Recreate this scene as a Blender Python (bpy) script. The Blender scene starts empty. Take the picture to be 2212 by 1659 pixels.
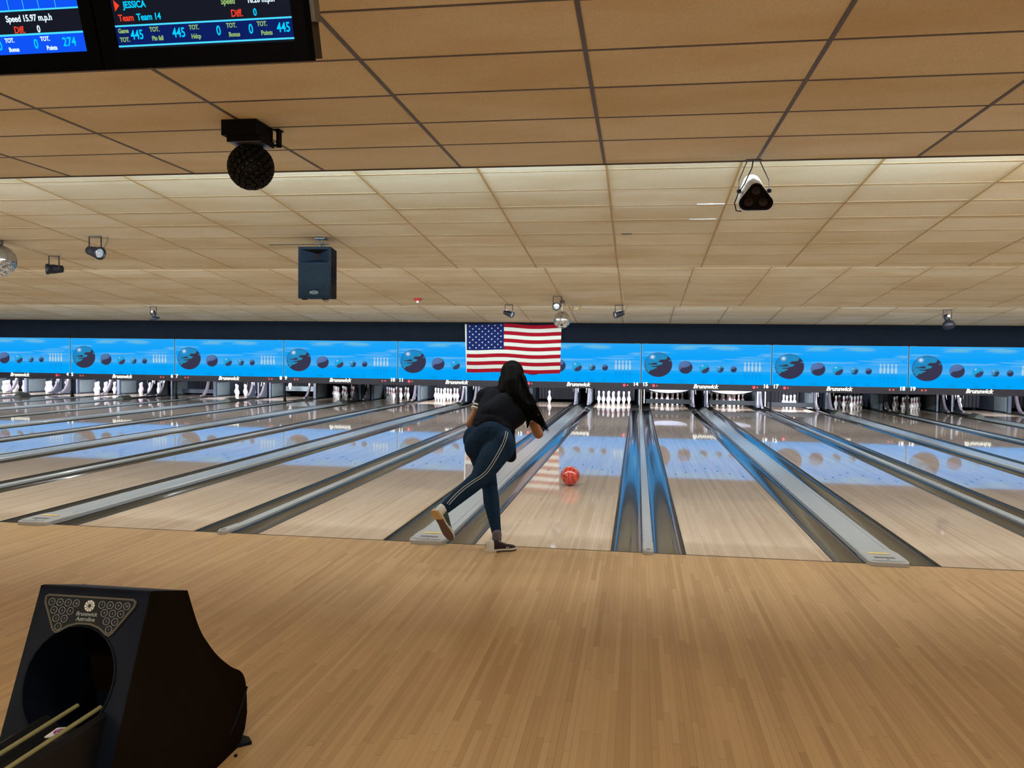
import bpy, bmesh, math, random
import numpy as np
from mathutils import Vector, Matrix
from mathutils.bvhtree import BVHTree
sc = bpy.context.scene
COL = sc.collection
random.seed(7)
PI = math.pi

# ------------------------------------------------------------------ camera
W, H = 2212, 1659
FPX, YAW, PITCH, ROLL = 1768.6, 0.15157, -0.03648, 0.01204
CAM = Vector((-0.10405, -6.12763, 1.46583))
cy, sy = math.cos(YAW), math.sin(YAW)
cF = Vector((-sy*math.cos(PITCH), cy*math.cos(PITCH), math.sin(PITCH)))
cR0 = Vector((cy, sy, 0)); cU0 = cR0.cross(cF)
cR = cR0*math.cos(ROLL) + cU0*math.sin(ROLL)
cU = -cR0*math.sin(ROLL) + cU0*math.cos(ROLL)
cam_d = bpy.data.cameras.new('camera'); cam_d.sensor_width = 36; cam_d.lens = FPX/W*36
cam_d.clip_start = 0.05; cam_d.clip_end = 200
cam_o = bpy.data.objects.new('camera', cam_d); COL.objects.link(cam_o)
m4 = Matrix((cR, cU, -cF)).transposed().to_4x4(); m4.translation = CAM
cam_o.matrix_world = m4; sc.camera = cam_o

def at(px, py, Y):
    """the point of the world plane y=Y seen at that pixel"""
    d = cF + cR*((px-W/2)/FPX) - cU*((py-H/2)/FPX)
    return CAM + d*((Y-CAM.y)/d.y)

# ------------------------------------------------------------------ world, exposure, big lights
wd = bpy.data.worlds.new('world'); sc.world = wd; wd.use_nodes = True
wd.node_tree.nodes['Background'].inputs[0].default_value = (1, .8, .58, 1)
wd.node_tree.nodes['Background'].inputs[1].default_value = 0.05
sc.view_settings.view_transform = 'Standard'; sc.view_settings.look = 'None'
sc.view_settings.exposure = 0.10; sc.view_settings.gamma = 1
sc.cycles.max_bounces = 7; sc.cycles.diffuse_bounces = 5; sc.cycles.glossy_bounces = 4
sc.cycles.use_adaptive_sampling = True; sc.cycles.adaptive_threshold = 0.02
sc.cycles.caustics_reflective = False; sc.cycles.caustics_refractive = False
sc.cycles.sample_clamp_indirect = 4
sc.cycles.use_denoising = True

def area(name, loc, rot, sx, sy_, power, col, spread=180):
    l = bpy.data.lights.new(name, 'AREA'); l.shape = 'RECTANGLE'; l.size = sx; l.size_y = sy_
    l.energy = power; l.color = col; l.spread = math.radians(spread)
    o = bpy.data.objects.new(name, l); COL.objects.link(o); o.location = loc; o.rotation_euler = rot
    return o
WARM = (.98, .97, .86); COOL = (.58, .84, 1); NEUT = (.95, .96, .93)
# unseen fill lights added behind the camera to brighten approach and ceiling
for x in (-16, -11, -6, -1, 4, 9, 14):
    area('concourse_fill', (x, -8.9, 3.0), (0, 0, 0), 1.2, .6, 90, WARM)
    area('concourse_fill', (x+2.5, -11.0, 3.0), (0, 0, 0), 1.2, .6, 60, WARM)
    area('concourse_fill', (x, -7.4, 1.9), (math.radians(150), 0, 0), 1.2, .5, 36, (.95, .98, .90))   # added uplight, brightens the flat ceiling
    area('approach_fill', (x, -4.3, 3.03), (0, 0, 0), 1.2, .2, 26, WARM)  # unseen downlight added as fill for the approach floor
# fluorescent tubes laid on top of each ceiling step (hidden by the lip)
P = 3.36527
TILE = 1.2192
def cove(y, z, yd, zd, x0, x1, power, pdown, cols, step=TILE, X0=-.4):
    k0 = math.ceil((x0-X0)/step); k1 = int((x1-X0)/step)
    for k in range(k0, k1):
        pw, c = cols(k)
        area('cove_tube', (X0+(k+.5)*step, y, z), (math.radians(96), 0, 0), 1.12, .06, power*pw, c)
        area('cove_tube', (X0+(k+.5)*step, yd, zd), (math.radians(12), 0, 0), 1.12, .04, pdown, (.90, .97, 1))
def c2(k):
    if k >= 3: return 1.0, (.98, .93, .80)
    if k in (0, -5): return .35, COOL
    if k <= -7: return .5, NEUT
    return 1.0, COOL
cove(.30, 3.22, .83, 3.14, -22, 16, 74, 23, c2)
cove(5.95, 2.97, 6.36, 2.85, -22, 16, 34, 22, lambda k: (1.0 if k % 5 else .6, (.88, .95, 1)))
cove(11.35, 2.66, 11.78, 2.59, -22, 16, 30, 19, lambda k: (1.0, (.80, .93, 1)))

# ------------------------------------------------------------------ materials
def new_mat(name):
    m = bpy.data.materials.new(name); m.use_nodes = True
    nt = m.node_tree; b = nt.nodes['Principled BSDF']
    return m, nt, b
MATS = {}
def mat(name, col=(.5,.5,.5), rough=.5, metal=0, spec=.5, coat=0, coat_r=.05, em=None, es=0, noise=0, nscale=30, bump=0):
    if name in MATS: return MATS[name]
    m, nt, b = new_mat(name)
    b.inputs['Base Color'].default_value = (*col, 1); b.inputs['Roughness'].default_value = rough
    b.inputs['Metallic'].default_value = metal; b.inputs['Specular IOR Level'].default_value = spec
    b.inputs['Coat Weight'].default_value = coat; b.inputs['Coat Roughness'].default_value = coat_r
    if em: b.inputs['Emission Color'].default_value = (*em, 1); b.inputs['Emission Strength'].default_value = es
    if noise or bump:
        tc = nt.nodes.new('ShaderNodeTexCoord'); n = nt.nodes.new('ShaderNodeTexNoise'); n.inputs['Scale'].default_value = nscale
        n.inputs['Detail'].default_value = 4
        nt.links.new(tc.outputs['Object'], n.inputs['Vector'])
        if noise:
            r = nt.nodes.new('ShaderNodeMixRGB'); r.blend_type = 'MULTIPLY'; r.inputs[0].default_value = 1
            r.inputs[1].default_value = (*col, 1)
            mr = nt.nodes.new('ShaderNodeMapRange'); mr.inputs[3].default_value = 1-noise; mr.inputs[4].default_value = 1+noise
            nt.links.new(n.outputs['Fac'], mr.inputs[0]); nt.links.new(mr.outputs[0], r.inputs[2])
            nt.links.new(r.outputs[0], b.inputs['Base Color'])
        if bump:
            bp = nt.nodes.new('ShaderNodeBump'); bp.inputs['Strength'].default_value = bump; bp.inputs['Distance'].default_value = .003
            nt.links.new(n.outputs['Fac'], bp.inputs['Height']); nt.links.new(bp.outputs[0], b.inputs['Normal'])
    MATS[name] = m
    return m

class NT:
    """tiny node helper"""
    def __init__(s, nt): s.nt = nt
    def math(s, op, a, b=None, c=None):
        n = s.nt.nodes.new('ShaderNodeMath'); n.operation = op
        for i, v in enumerate((a, b, c)):
            if v is None: continue
            if isinstance(v, (int, float)): n.inputs[i].default_value = v
            else: s.nt.links.new(v, n.inputs[i])
        return n.outputs[0]
    def pos(s):
        g = s.nt.nodes.new('ShaderNodeNewGeometry'); x = s.nt.nodes.new('ShaderNodeSeparateXYZ')
        s.nt.links.new(g.outputs['Position'], x.inputs[0]); return x.outputs[0], x.outputs[1], x.outputs[2]
    def comb(s, a, b, c=0):
        n = s.nt.nodes.new('ShaderNodeCombineXYZ')
        for i, v in enumerate((a, b, c)):
            if isinstance(v, (int, float)): n.inputs[i].default_value = v
            else: s.nt.links.new(v, n.inputs[i])
        return n.outputs[0]
    def white(s, v):
        n = s.nt.nodes.new('ShaderNodeTexWhiteNoise'); n.noise_dimensions = '2D'; s.nt.links.new(v, n.inputs['Vector']); return n.outputs['Value']
    def noise(s, v, scale=1, det=3):
        n = s.nt.nodes.new('ShaderNodeTexNoise'); s.nt.links.new(v, n.inputs['Vector']); n.inputs['Scale'].default_value = scale
        n.inputs['Detail'].default_value = det; return n.outputs['Fac']
    def ramp(s, f, stops):
        n = s.nt.nodes.new('ShaderNodeValToRGB'); s.nt.links.new(f, n.inputs[0]); cr = n.color_ramp
        while len(cr.elements) < len(stops): cr.elements.new(.5)
        for e, (p, c) in zip(cr.elements, stops): e.position = p; e.color = (*c, 1)
        return n.outputs[0]
    def mix(s, f, a, b, mode='MIX'):
        n = s.nt.nodes.new('ShaderNodeMixRGB'); n.blend_type = mode
        for i, v in enumerate((f, a, b)):
            if isinstance(v, (int, float)): n.inputs[i].default_value = v
            elif isinstance(v, tuple): n.inputs[i].default_value = (*v, 1)
            else: s.nt.links.new(v, n.inputs[i])
        return n.outputs[0]

def board_mat(name, stops, bw, bl, edge, groove, rough, coat, coat_r, blotch=.1, spec=.5):
    m, nt, b = new_mat(name); N = NT(nt)
    x, y, z = N.pos()
    cx = N.math('DIVIDE', x, bw); ci = N.math('FLOOR', cx); fx = N.math('FRACT', cx)
    off = N.white(N.comb(ci, 3.7))
    ly = N.math('ADD', N.math('DIVIDE', y, bl), N.math('MULTIPLY', off, 9.3)); li = N.math('FLOOR', ly); fy = N.math('FRACT', ly)
    r = N.white(N.comb(ci, li)); r2 = N.white(N.comb(ci, 8.1))
    grain = N.noise(N.comb(N.math('MULTIPLY', x, 90), N.math('MULTIPLY', y, 3.2), 0), 1, 3)
    f = N.math('ADD', N.math('MULTIPLY', r, .62), N.math('ADD', N.math('MULTIPLY', r2, .16), N.math('MULTIPLY', grain, .22)))
    col = N.ramp(f, stops)
    big = N.noise(N.comb(N.math('MULTIPLY', x, 1.4), N.math('MULTIPLY', y, .8), 0), 1.0, 3)
    col = N.mix(1, col, N.ramp(big, [(.3, (1-blotch,)*3), (.7, (1+blotch*.3,)*3)]), 'MULTIPLY')
    # grooves between boards, of varying strength, and butt ends
    ed = N.math('MINIMUM', fx, N.math('SUBTRACT', 1, fx))
    g = N.math('LESS_THAN', ed, edge)
    g = N.math('MULTIPLY', g, N.math('MULTIPLY', groove, N.math('ADD', .25, N.white(N.comb(N.math('ROUND', cx), 1.3)))))
    eb = N.math('LESS_THAN', fy, .006/bl*.6)
    g = N.math('MAXIMUM', g, N.math('MULTIPLY', eb, groove*.8))
    col = N.mix(g, col, (.09, .045, .02))
    nt.links.new(col, b.inputs['Base Color'])
    rr = N.math('ADD', rough, N.math('MULTIPLY', N.math('SUBTRACT', big, .5), .12))
    nt.links.new(rr, b.inputs['Roughness'])
    b.inputs['Coat Weight'].default_value = coat; b.inputs['Coat Roughness'].default_value = coat_r
    b.inputs['Specular IOR Level'].default_value = spec
    return m
M_APP = board_mat('approach_maple', [(0, (.24,.12,.042)), (.16, (.38,.222,.092)), (.55, (.45,.278,.125)), (.93, (.51,.33,.16))], .0270, .95, .026, .62, .34, .25, .22, .12, .4)
M_LANE = board_mat('lane_boards', [(0, (.40,.28,.18)), (.4, (.50,.38,.275)), (.8, (.56,.435,.325)), (1, (.61,.49,.375))], .0270, 1.6, .035, .42, .42, 1.0, .035, .06, .5)

def ceil_mat():
    m, nt, b = new_mat('ceiling_tile'); N = NT(nt); x, y, z = N.pos()
    ti = N.comb(N.math('FLOOR', N.math('DIVIDE', N.math('ADD', x, .4), TILE)), N.math('FLOOR', N.math('DIVIDE', y, .61)))
    r = N.white(ti)
    fine = N.noise(N.comb(x, y, z), 90, 2)
    col = N.ramp(r, [(0, (.64,.56,.41)), (.6, (.70,.62,.465)), (1, (.74,.67,.53))])
    col = N.mix(1, col, N.ramp(fine, [(.35, (.93,.92,.90)), (.65, (1.03,1.03,1.03))]), 'MULTIPLY')
    st = N.noise(N.comb(N.math('MULTIPLY', x, .7), N.math('MULTIPLY', y, 1.6), 0), 1, 3)
    col = N.mix(1, col, N.ramp(st, [(.32, (.90,.84,.74)), (.55, (1,1,1))]), 'MULTIPLY')
    nt.links.new(col, b.inputs['Base Color']); b.inputs['Roughness'].default_value = .9; b.inputs['Specular IOR Level'].default_value = .1
    return m
M_CEIL = ceil_mat()
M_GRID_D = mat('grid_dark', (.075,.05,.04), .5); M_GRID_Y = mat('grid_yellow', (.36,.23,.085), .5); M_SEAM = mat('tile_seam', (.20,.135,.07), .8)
M_BLACK = mat('black_paint', (.006,.007,.010), .6, spec=.2, noise=.2, nscale=4)
M_FASC = mat('fascia_navy', (.004,.006,.010), .9, spec=.05, noise=.25, nscale=3)
M_DARK = mat('pit_black', (.006,.006,.008), .8)
M_KICK = mat('kickback_grey', (.055,.070,.095), .5, noise=.2, nscale=6)
M_PLATE = mat('kick_plate', (.19,.24,.255), .4, noise=.2, nscale=12)
M_GUARD = mat('guard_white', (.10,.09,.105), .35, noise=.2, nscale=10)
M_GUT = mat('gutter_plastic', (.042,.041,.036), .14, spec=.5, coat=.4, coat_r=.05, noise=.12, nscale=5)
M_ALU = mat('cap_aluminium', (.33,.36,.38), .28, spec=.5, coat=.3, coat_r=.12, noise=.08, nscale=8)
M_CAPG = mat('cap_plastic', (.33,.335,.335), .4, spec=.5, noise=.06)
M_CAPD = mat('cap_dark', (.13,.13,.13), .5)
M_YEL = mat('sticker_yellow', (.62,.46,.12), .6, noise=.2, nscale=60)
M_BAND = mat('mask_band', (.020,.018,.026), .55, spec=.2)
M_WHITE = mat('lettering_white', (.85,.85,.86), .5, em=(.85,.87,.9), es=.55)
M_CREAM = mat('lettering_cream', (.80,.79,.72), .5, em=(.85,.83,.74), es=.42)
M_RED_ON = mat('pinlamp_red', (.6,.03,.05), .3, em=(1,.03,.09), es=.85)
M_RED_OFF = mat('pinlamp_dim', (.30,.05,.05), .4, em=(.6,.08,.08), es=.30)
M_CHROME = mat('chrome', (.72,.74,.78), .15, 1)
M_STEEL = mat('steel_grey', (.30,.31,.34), .35, .8)
M_PIN = mat('pin_white', (.84,.84,.86), .25, coat=.5)
M_PINR = mat('pin_red', (.66,.02,.03), .3, coat=.5)

# ------------------------------------------------------------------ mesh helpers
class MB:
    def __init__(s): s.v = []; s.f = []; s.m = []; s.sm = []
    def add(s, vs, fs, mi=0, smooth=False):
        o = len(s.v); s.v += [tuple(p) for p in vs]; s.f += [tuple(i+o for i in f) for f in fs]
        s.m += [mi]*len(fs); s.sm += [smooth]*len(fs); return s
    def box(s, x0, x1, y0, y1, z0, z1, mi=0):
        vs = [(x, y, z) for x in (x0, x1) for y in (y0, y1) for z in (z0, z1)]
        return s.add(vs, [(0,1,3,2), (4,6,7,5), (0,4,5,1), (2,3,7,6), (0,2,6,4), (1,5,7,3)], mi)
    def prism(s, poly, a0, a1, axis='x', mi=0, smooth=False):
        """poly in the two other axes (cyclic order), extruded along axis"""
        n = len(poly)
        def P3(u, v, a): return {'x': (a, u, v), 'y': (u, a, v), 'z': (u, v, a)}[axis]
        vs = [P3(u, v, a0) for u, v in poly] + [P3(u, v, a1) for u, v in poly]
        s.add(vs, [tuple(range(n))[::-1], tuple(range(n, 2*n))], mi)
        return s.add(vs, [(i, (i+1) % n, n+(i+1) % n, n+i) for i in range(n)], mi, smooth)
    def strip(s, prof, a0, a1, axis='y', mi=0, smooth=True):
        n = len(prof)
        def P3(u, v, a): return {'x': (a, u, v), 'y': (u, a, v), 'z': (u, v, a)}[axis]
        vs = [P3(u, v, a0) for u, v in prof] + [P3(u, v, a1) for u, v in prof]
        return s.add(vs, [(i, i+1, n+i+1, n+i) for i in range(n-1)], mi, smooth)
    def lathe(s, prof, n=20, mi=0, M=None, mis=None):
        M = M or Matrix.Identity(4); k = len(prof); vs = []
        for r, z in prof:
            for j in range(n):
                a = 2*PI*j/n; vs.append(M @ Vector((r*math.cos(a), r*math.sin(a), z)))
        o = len(s.v); s.v += [tuple(p) for p in vs]
        for i in range(k-1):
            for j in range(n):
                s.f.append((o+i*n+j, o+i*n+(j+1) % n, o+(i+1)*n+(j+1) % n, o+(i+1)*n+j)); s.m.append(mis[i] if mis else mi); s.sm.append(True)
        s.f.append(tuple(o+j for j in range(n))[::-1]); s.m.append(mis[0] if mis else mi); s.sm.append(False)
        s.f.append(tuple(o+(k-1)*n+j for j in range(n))); s.m.append(mis[-1] if mis else mi); s.sm.append(False)
        return s
    def tube(s, pts, r, n=8, mi=0, closed=False):
        pts = [Vector(p) for p in pts]; rs = r if isinstance(r, (list, tuple)) else [r]*len(pts)
        vs = []; prev = None
        for i, p in enumerate(pts):
            a = pts[i-1] if i else (pts[-1] if closed else p); b = pts[(i+1) % len(pts)] if (i < len(pts)-1 or closed) else p
            d = (b-a).normalized() if (b-a).length > 1e-9 else Vector((0, 0, 1))
            if prev is None: u = d.orthogonal().normalized()
            else:
                u = prev - d*prev.dot(d); u = u.normalized() if u.length > 1e-6 else d.orthogonal().normalized()
            prev = u; w = d.cross(u)
            for j in range(n):
                t = 2*PI*j/n; vs.append(p+(u*math.cos(t)+w*math.sin(t))*rs[i])
        k = len(pts); fs = [(i*n+j, i*n+(j+1) % n, (i+1)*n+(j+1) % n, (i+1)*n+j) for i in range(k-1) for j in range(n)]
        if closed: fs += [((k-1)*n+j, (k-1)*n+(j+1) % n, (j+1) % n, j) for j in range(n)]
        s.add(vs, fs, mi, True)
        if not closed:
            s.add(vs[:n], [tuple(range(n))[::-1]], mi); s.add(vs[-n:], [tuple(range(n))], mi)
        return s
    def ball(s, c, r, M=None, n=16, k=10, mi=0):
        prof = [(max(1e-4, math.sin(PI*i/k)), -math.cos(PI*i/k)) for i in range(k+1)]
        sc3 = r if isinstance(r, (tuple, list)) else (r, r, r)
        T = Matrix.Translation(Vector(c)) @ (M.to_4x4() if M else Matrix.Identity(4)) @ Matrix.Diagonal((*sc3, 1))
        return s.lathe(prof, n, mi, T)
    def capsule(s, p0, r0, p1, r1, n=16, mi=0):
        p0, p1 = Vector(p0), Vector(p1); d = p1-p0; L = d.length
        q = d.to_track_quat('Z', 'Y').to_matrix().to_4x4()
        prof = [(max(1e-4, r0*math.sin(PI/2*i/5)), -r0*math.cos(PI/2*i/5)) for i in range(6)]
        prof += [(max(1e-4, r1*math.cos(PI/2*i/5)), L+r1*math.sin(PI/2*i/5)) for i in range(6)]
        return s.lathe(prof, n, mi, Matrix.Translation(p0) @ q)
    def mesh(s, name, mats):
        me = bpy.data.meshes.new(name); me.from_pydata(s.v, [], s.f)
        for m in (mats if isinstance(mats, (list, tuple)) else [mats]): me.materials.append(m)
        me.polygons.foreach_set('material_index', s.m); me.polygons.foreach_set('use_smooth', s.sm)
        bm = bmesh.new(); bm.from_mesh(me); bmesh.ops.recalc_face_normals(bm, faces=bm.faces); bm.to_mesh(me); bm.free()
        me.update(); return me
    def build(s, name, mats, parent=None, loc=None):
        o = bpy.data.objects.new(name, s.mesh(name, mats)); COL.objects.link(o)
        if parent: o.parent = parent
        if loc: o.location = loc
        return o

def tag(o, label=None, cat=None, group=None, kind=None):
    if label: o['label'] = label
    if cat: o['category'] = cat
    if group: o['group'] = group
    if kind: o['kind'] = kind
    return o
def thing(name, label, cat, loc=(0,0,0), rz=0, group=None):
    o = bpy.data.objects.new(name, None); COL.objects.link(o); o.location = loc; o.rotation_euler = (0, 0, rz)
    o.empty_display_size = .1
    return tag(o, label, cat, group)
def part(name, me, parent, loc=(0,0,0), rot=(0,0,0), label=None, scale=None):
    o = bpy.data.objects.new(name, me); COL.objects.link(o); o.parent = parent; o.location = loc; o.rotation_euler = rot
    if scale: o.scale = scale
    if label: o['label'] = label
    return o
def struct(name, mb, mats):
    return tag(mb.build(name, mats), kind='structure')
def copy_tree(o, parent=None):
    c = o.copy(); COL.objects.link(c)
    if parent: c.parent = parent
    for ch in list(o.children): copy_tree(ch, c)
    return c
def bevel(o, w, seg=2, ang=40):
    m = o.modifiers.new('bevel', 'BEVEL'); m.width = w; m.segments = seg; m.limit_method = 'ANGLE'; m.angle_limit = math.radians(ang)
    return o
def bake(o):
    """apply modifiers"""
    dg = bpy.context.evaluated_depsgraph_get(); dg.update()
    me = bpy.data.meshes.new_from_object(o.evaluated_get(dg)); o.modifiers.clear(); o.data = me; return o

_txt = {}
def text_me(s, size, material, bold=0.0, shear=0.0, ext=.002, align='CENTER', space=1.0):
    k = (s, size, material.name, bold, shear, ext, align, space)
    if k in _txt: return _txt[k]
    cu = bpy.data.curves.new('lettering', 'FONT'); cu.body = s; cu.size = size; cu.align_x = align; cu.align_y = 'CENTER'
    cu.offset = bold; cu.shear = shear; cu.extrude = ext; cu.resolution_u = 3; cu.space_character = space
    o = bpy.data.objects.new('lettering', cu); COL.objects.link(o)
    dg = bpy.context.evaluated_depsgraph_get(); dg.update()
    me = bpy.data.meshes.new_from_object(o.evaluated_get(dg)); me.name = 'lettering'
    bpy.data.objects.remove(o); me.materials.clear(); me.materials.append(material)
    _txt[k] = me; return me

# ------------------------------------------------------------------ lane geometry
LW = 1.0541; G = .235; NR = .0679; WD = .2491
def pair_lane_x(i):                      # centre of lane i
    k = (i-15)//2; first = (i-15) % 2 == 0
    return k*P + (NR/2+G+LW/2 if first else NR/2+G+LW+2*G+WD+LW/2)
LANES = list(range(1, 23))
WORD = ['zero','one','two','three','four','five','six','seven','eight','nine','ten','eleven','twelve','thirteen','fourteen','fifteen','sixteen','seventeen','eighteen','nineteen','twenty','twenty one','twenty two','twenty three','twenty four']
XL, XR = -7*P-.4, 4*P+.4                # room sides
# floor / walls / ceiling
f = MB().box(XL, XR, -12, 0, -.10, 0)
struct('floor', f, M_APP)
f = MB().box(XL, XR, 0.0005, 21, -.20, -.12); struct('trim_1', f, M_DARK)
struct('trim_2', MB().box(XL, XR, -.006, .006, -.02, .0012), M_DARK)        # foul line joint
M_WALL = mat('wall_paint', (.36,.27,.18), .8, noise=.08, nscale=2)
struct('wall_left', MB().box(XL-.1, XL, -12, 21, -.2, 3.5), M_WALL)
struct('wall_right', MB().box(XR, XR+.1, -12, 21, -.2, 3.5), M_WALL)
struct('wall_back', MB().box(XL-.1, XR+.1, -12.1, -12, -.2, 3.5), M_WALL)
struct('wall_front', MB().box(XL-.1, XR+.1, 20.6, 20.7, -.2, 3.5), M_DARK)
# black masking wall over the lanes
struct('trim_3', MB().box(XL, XR, 15.93, 16.02, 1.80, 2.345), M_FASC)
# ceiling: flat part, then three sloping steps
def step_prof(y0, y1, ya, za, m): return lambda y: za+m*(y-ya)
z2 = step_prof(0, 0, 1.6, 3.227, -.0964); z3 = step_prof(0, 0, 7.56, 2.904, -.0929); z4 = step_prof(0, 0, 13.3, 2.596, -.104)
E1, E2, E3, E4 = .745, 6.25, 11.66, 15.95
def slab(y0, y1, zf, th=.03):
    return [(y0, zf(y0)), (y1, zf(y1)), (y1, zf(y1)+th), (y0, zf(y0)+th)]
cm = MB(); cm.prism(slab(-12, E1, lambda y: 3.05), XL, XR)
cm.prism(slab(.18, E2, z2), XL, XR); cm.prism(slab(5.75, E3, z3), XL, XR); cm.prism(slab(11.15, E4+.1, z4), XL, XR)
cm.box(XL, XR, .15, .18, 3.08, z2(.18)+.03); cm.box(XL, XR, 5.72, 5.75, z2(5.75)+.03, z3(5.75)+.03); cm.box(XL, XR, 11.12, 11.15, z3(11.15)+.03, z4(11.15)+.03)
ceiling = struct('ceiling', cm, M_CEIL)
# roof slab so nothing leaks
struct('trim_4', MB().box(XL-.1, XR+.1, -12.1, 20.7, 3.5, 3.6), M_DARK)
def grid(y0, y1, zf, X0, wcol, hrow, rows, mcol, drop, seed):
    R = random.Random(seed); a = MB()
    k0 = math.ceil((XL-X0)/TILE); k1 = int((XR-X0)/TILE)
    for k in range(k0, k1+1):
        x = X0+k*TILE
        a.prism([(y0, zf(y0)-drop), (y1, zf(y1)-drop), (y1, zf(y1)+.004), (y0, zf(y0)+.004)], x-wcol/2, x+wcol/2, 'x', 0)
    for y in rows:
        for k in range(k0-1, k1+1):
            xa, xb = max(X0+k*TILE, XL), min(X0+(k+1)*TILE, XR); dy = R.uniform(-.012, .012)
            a.box(xa+wcol/2, xb-wcol/2, y-hrow/2+dy, y+hrow/2+dy, zf(y)-drop*.8, zf(y)+.006, 1)
    return a
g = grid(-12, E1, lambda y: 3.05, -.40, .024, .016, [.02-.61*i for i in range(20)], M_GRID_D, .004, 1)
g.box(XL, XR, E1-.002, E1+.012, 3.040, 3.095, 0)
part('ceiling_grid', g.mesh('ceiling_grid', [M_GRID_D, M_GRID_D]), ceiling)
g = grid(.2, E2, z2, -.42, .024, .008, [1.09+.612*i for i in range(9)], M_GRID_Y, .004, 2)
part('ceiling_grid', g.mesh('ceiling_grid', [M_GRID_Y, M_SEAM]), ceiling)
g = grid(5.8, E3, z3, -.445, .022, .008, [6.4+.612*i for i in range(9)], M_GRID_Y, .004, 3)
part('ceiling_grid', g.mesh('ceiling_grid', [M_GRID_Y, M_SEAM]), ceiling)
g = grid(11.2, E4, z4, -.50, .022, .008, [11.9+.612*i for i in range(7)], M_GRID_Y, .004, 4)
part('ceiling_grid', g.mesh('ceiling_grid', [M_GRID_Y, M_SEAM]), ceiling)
# gaps where tiles have slipped
M_SLIT = mat('tile_gap_metal', (.55,.60,.68), .3, .6); s_ = MB()
for xa, xb, y, w in [(.50, .79, 2.92, .012), (.46, .76, 3.53, .008)]:
    s_.box(xa, xb, y-w/2, y+w/2, z2(y)-.006, z2(y)+.004, 0)
s_.box(-.33, -.20, 4.18, 4.20, z2(4.2)-.006, z2(4.2), 1); s_.box(-5.17, -4.3, 4.60, 4.63, z2(4.6)-.006, z2(4.6), 1)
part('tile_gap', s_.mesh('tile_gap', [M_SLIT, M_DARK]), ceiling)

# ------------------------------------------------------------------ lanes
ORD = {1: 'far left'}
STATE = {14: 'the red ball rolling on it'}
def gut_prof(x0, x1, n=12, zt=-.004, dep=.062):
    return [(x0+(x1-x0)*(.5-.5*math.cos(PI*i/n)), zt-dep*math.sin(PI*i/n)**.75) for i in range(n+1)]
lane_me = None
lm = MB(); lm.box(-LW/2, LW/2, .003, 19.2, -.05, 0, 0)
M_ARROW = mat('lane_arrow', (.05,.055,.09), .4, coat=1, coat_r=.03); M_EDGE = mat('lane_edge', (.012,.01,.01), .5)
for i in range(-3, 4):                      # aiming arrows
    x = i*.1351; y = 4.82-abs(i)*.205
    lm.add([(x-.014, y-.07, .0006), (x+.014, y-.07, .0006), (x, y+.075, .0006)], [(0, 1, 2)], 1)
for i in (-5,-4,-3,-2, 2,3,4,5):            # guide dots
    x = i*.0845; y = 2.1
    lm.add([(x+.0085*math.cos(t*PI/4), y+.0085*math.sin(t*PI/4), .0006) for t in range(8)], [tuple(range(8))], 1)
for s in (-1, 1): lm.box(s*LW/2-(.010 if s > 0 else 0), s*LW/2+(0 if s > 0 else .010), .003, 19.19, -.049, .0004, 2)
lane_me = lm.mesh('lane_surface', [M_LANE, M_ARROW, M_EDGE])
gl = MB(); gl.strip(gut_prof(-LW/2-G, -LW/2), .003, 19.2); gutL = gl.mesh('gutter', M_GUT)
gl = MB(); gl.strip(gut_prof(LW/2, LW/2+G), .003, 19.2); gutR = gl.mesh('gutter', M_GUT)
for i in LANES:
    t = thing('bowling_lane', f'pale maple bowling lane running to the pins under sign number {WORD[i]}' + (' with the red ball' if i == 14 else ''), 'bowling lane', (pair_lane_x(i), 0, 0), 0, 'bowling lanes side by side')
    part('lane_surface', lane_me, t); part('gutter', gutL, t); part('gutter', gutR, t)
# divisions
def narrow_cap():
    a = MB(); w = NR/2
    pr = [(-w-.004, -.006), (-w-.004, .014), (-w+.006, .020), (-w+.012, .016), (w-.012, .016), (w-.006, .020), (w+.004, .014), (w+.004, -.006)]
    a.prism(pr, .26, 16.6, 'y', 0); cap = a.mesh('division_cap', M_ALU)
    e = MB(); w2 = .041
    # moulded end piece: rounded nose hanging over the foul line
    outl = [(-w2, .26), (-w2, -.03), (-w2*.75, -.058), (-w2*.3, -.068), (w2*.3, -.068), (w2*.75, -.058), (w2, -.03), (w2, .26)]
    n = len(outl)
    top = [(x*.82, y+(.006 if y < 0 else 0), .034 if y < .1 else .022) for x, y in outl]
    vs = [(x, y, .0005 if y < .0 else -.005) for x, y in outl] + [(x, y, .024 if y < .1 else .017) for x, y in outl] + top
    fs = [(j, (j+1) % n, n+(j+1) % n, n+j) for j in range(n)] + [(n+j, n+(j+1) % n, 2*n+(j+1) % n, 2*n+j) for j in range(n)] + [tuple(range(2*n, 3*n))]
    e.add(vs, fs, 0); e.box(-.015, .015, -.040, -.006, .030, .0352, 1)
    return cap, e.mesh('end_cap', [M_CAPG, M_CAPD])
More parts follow.
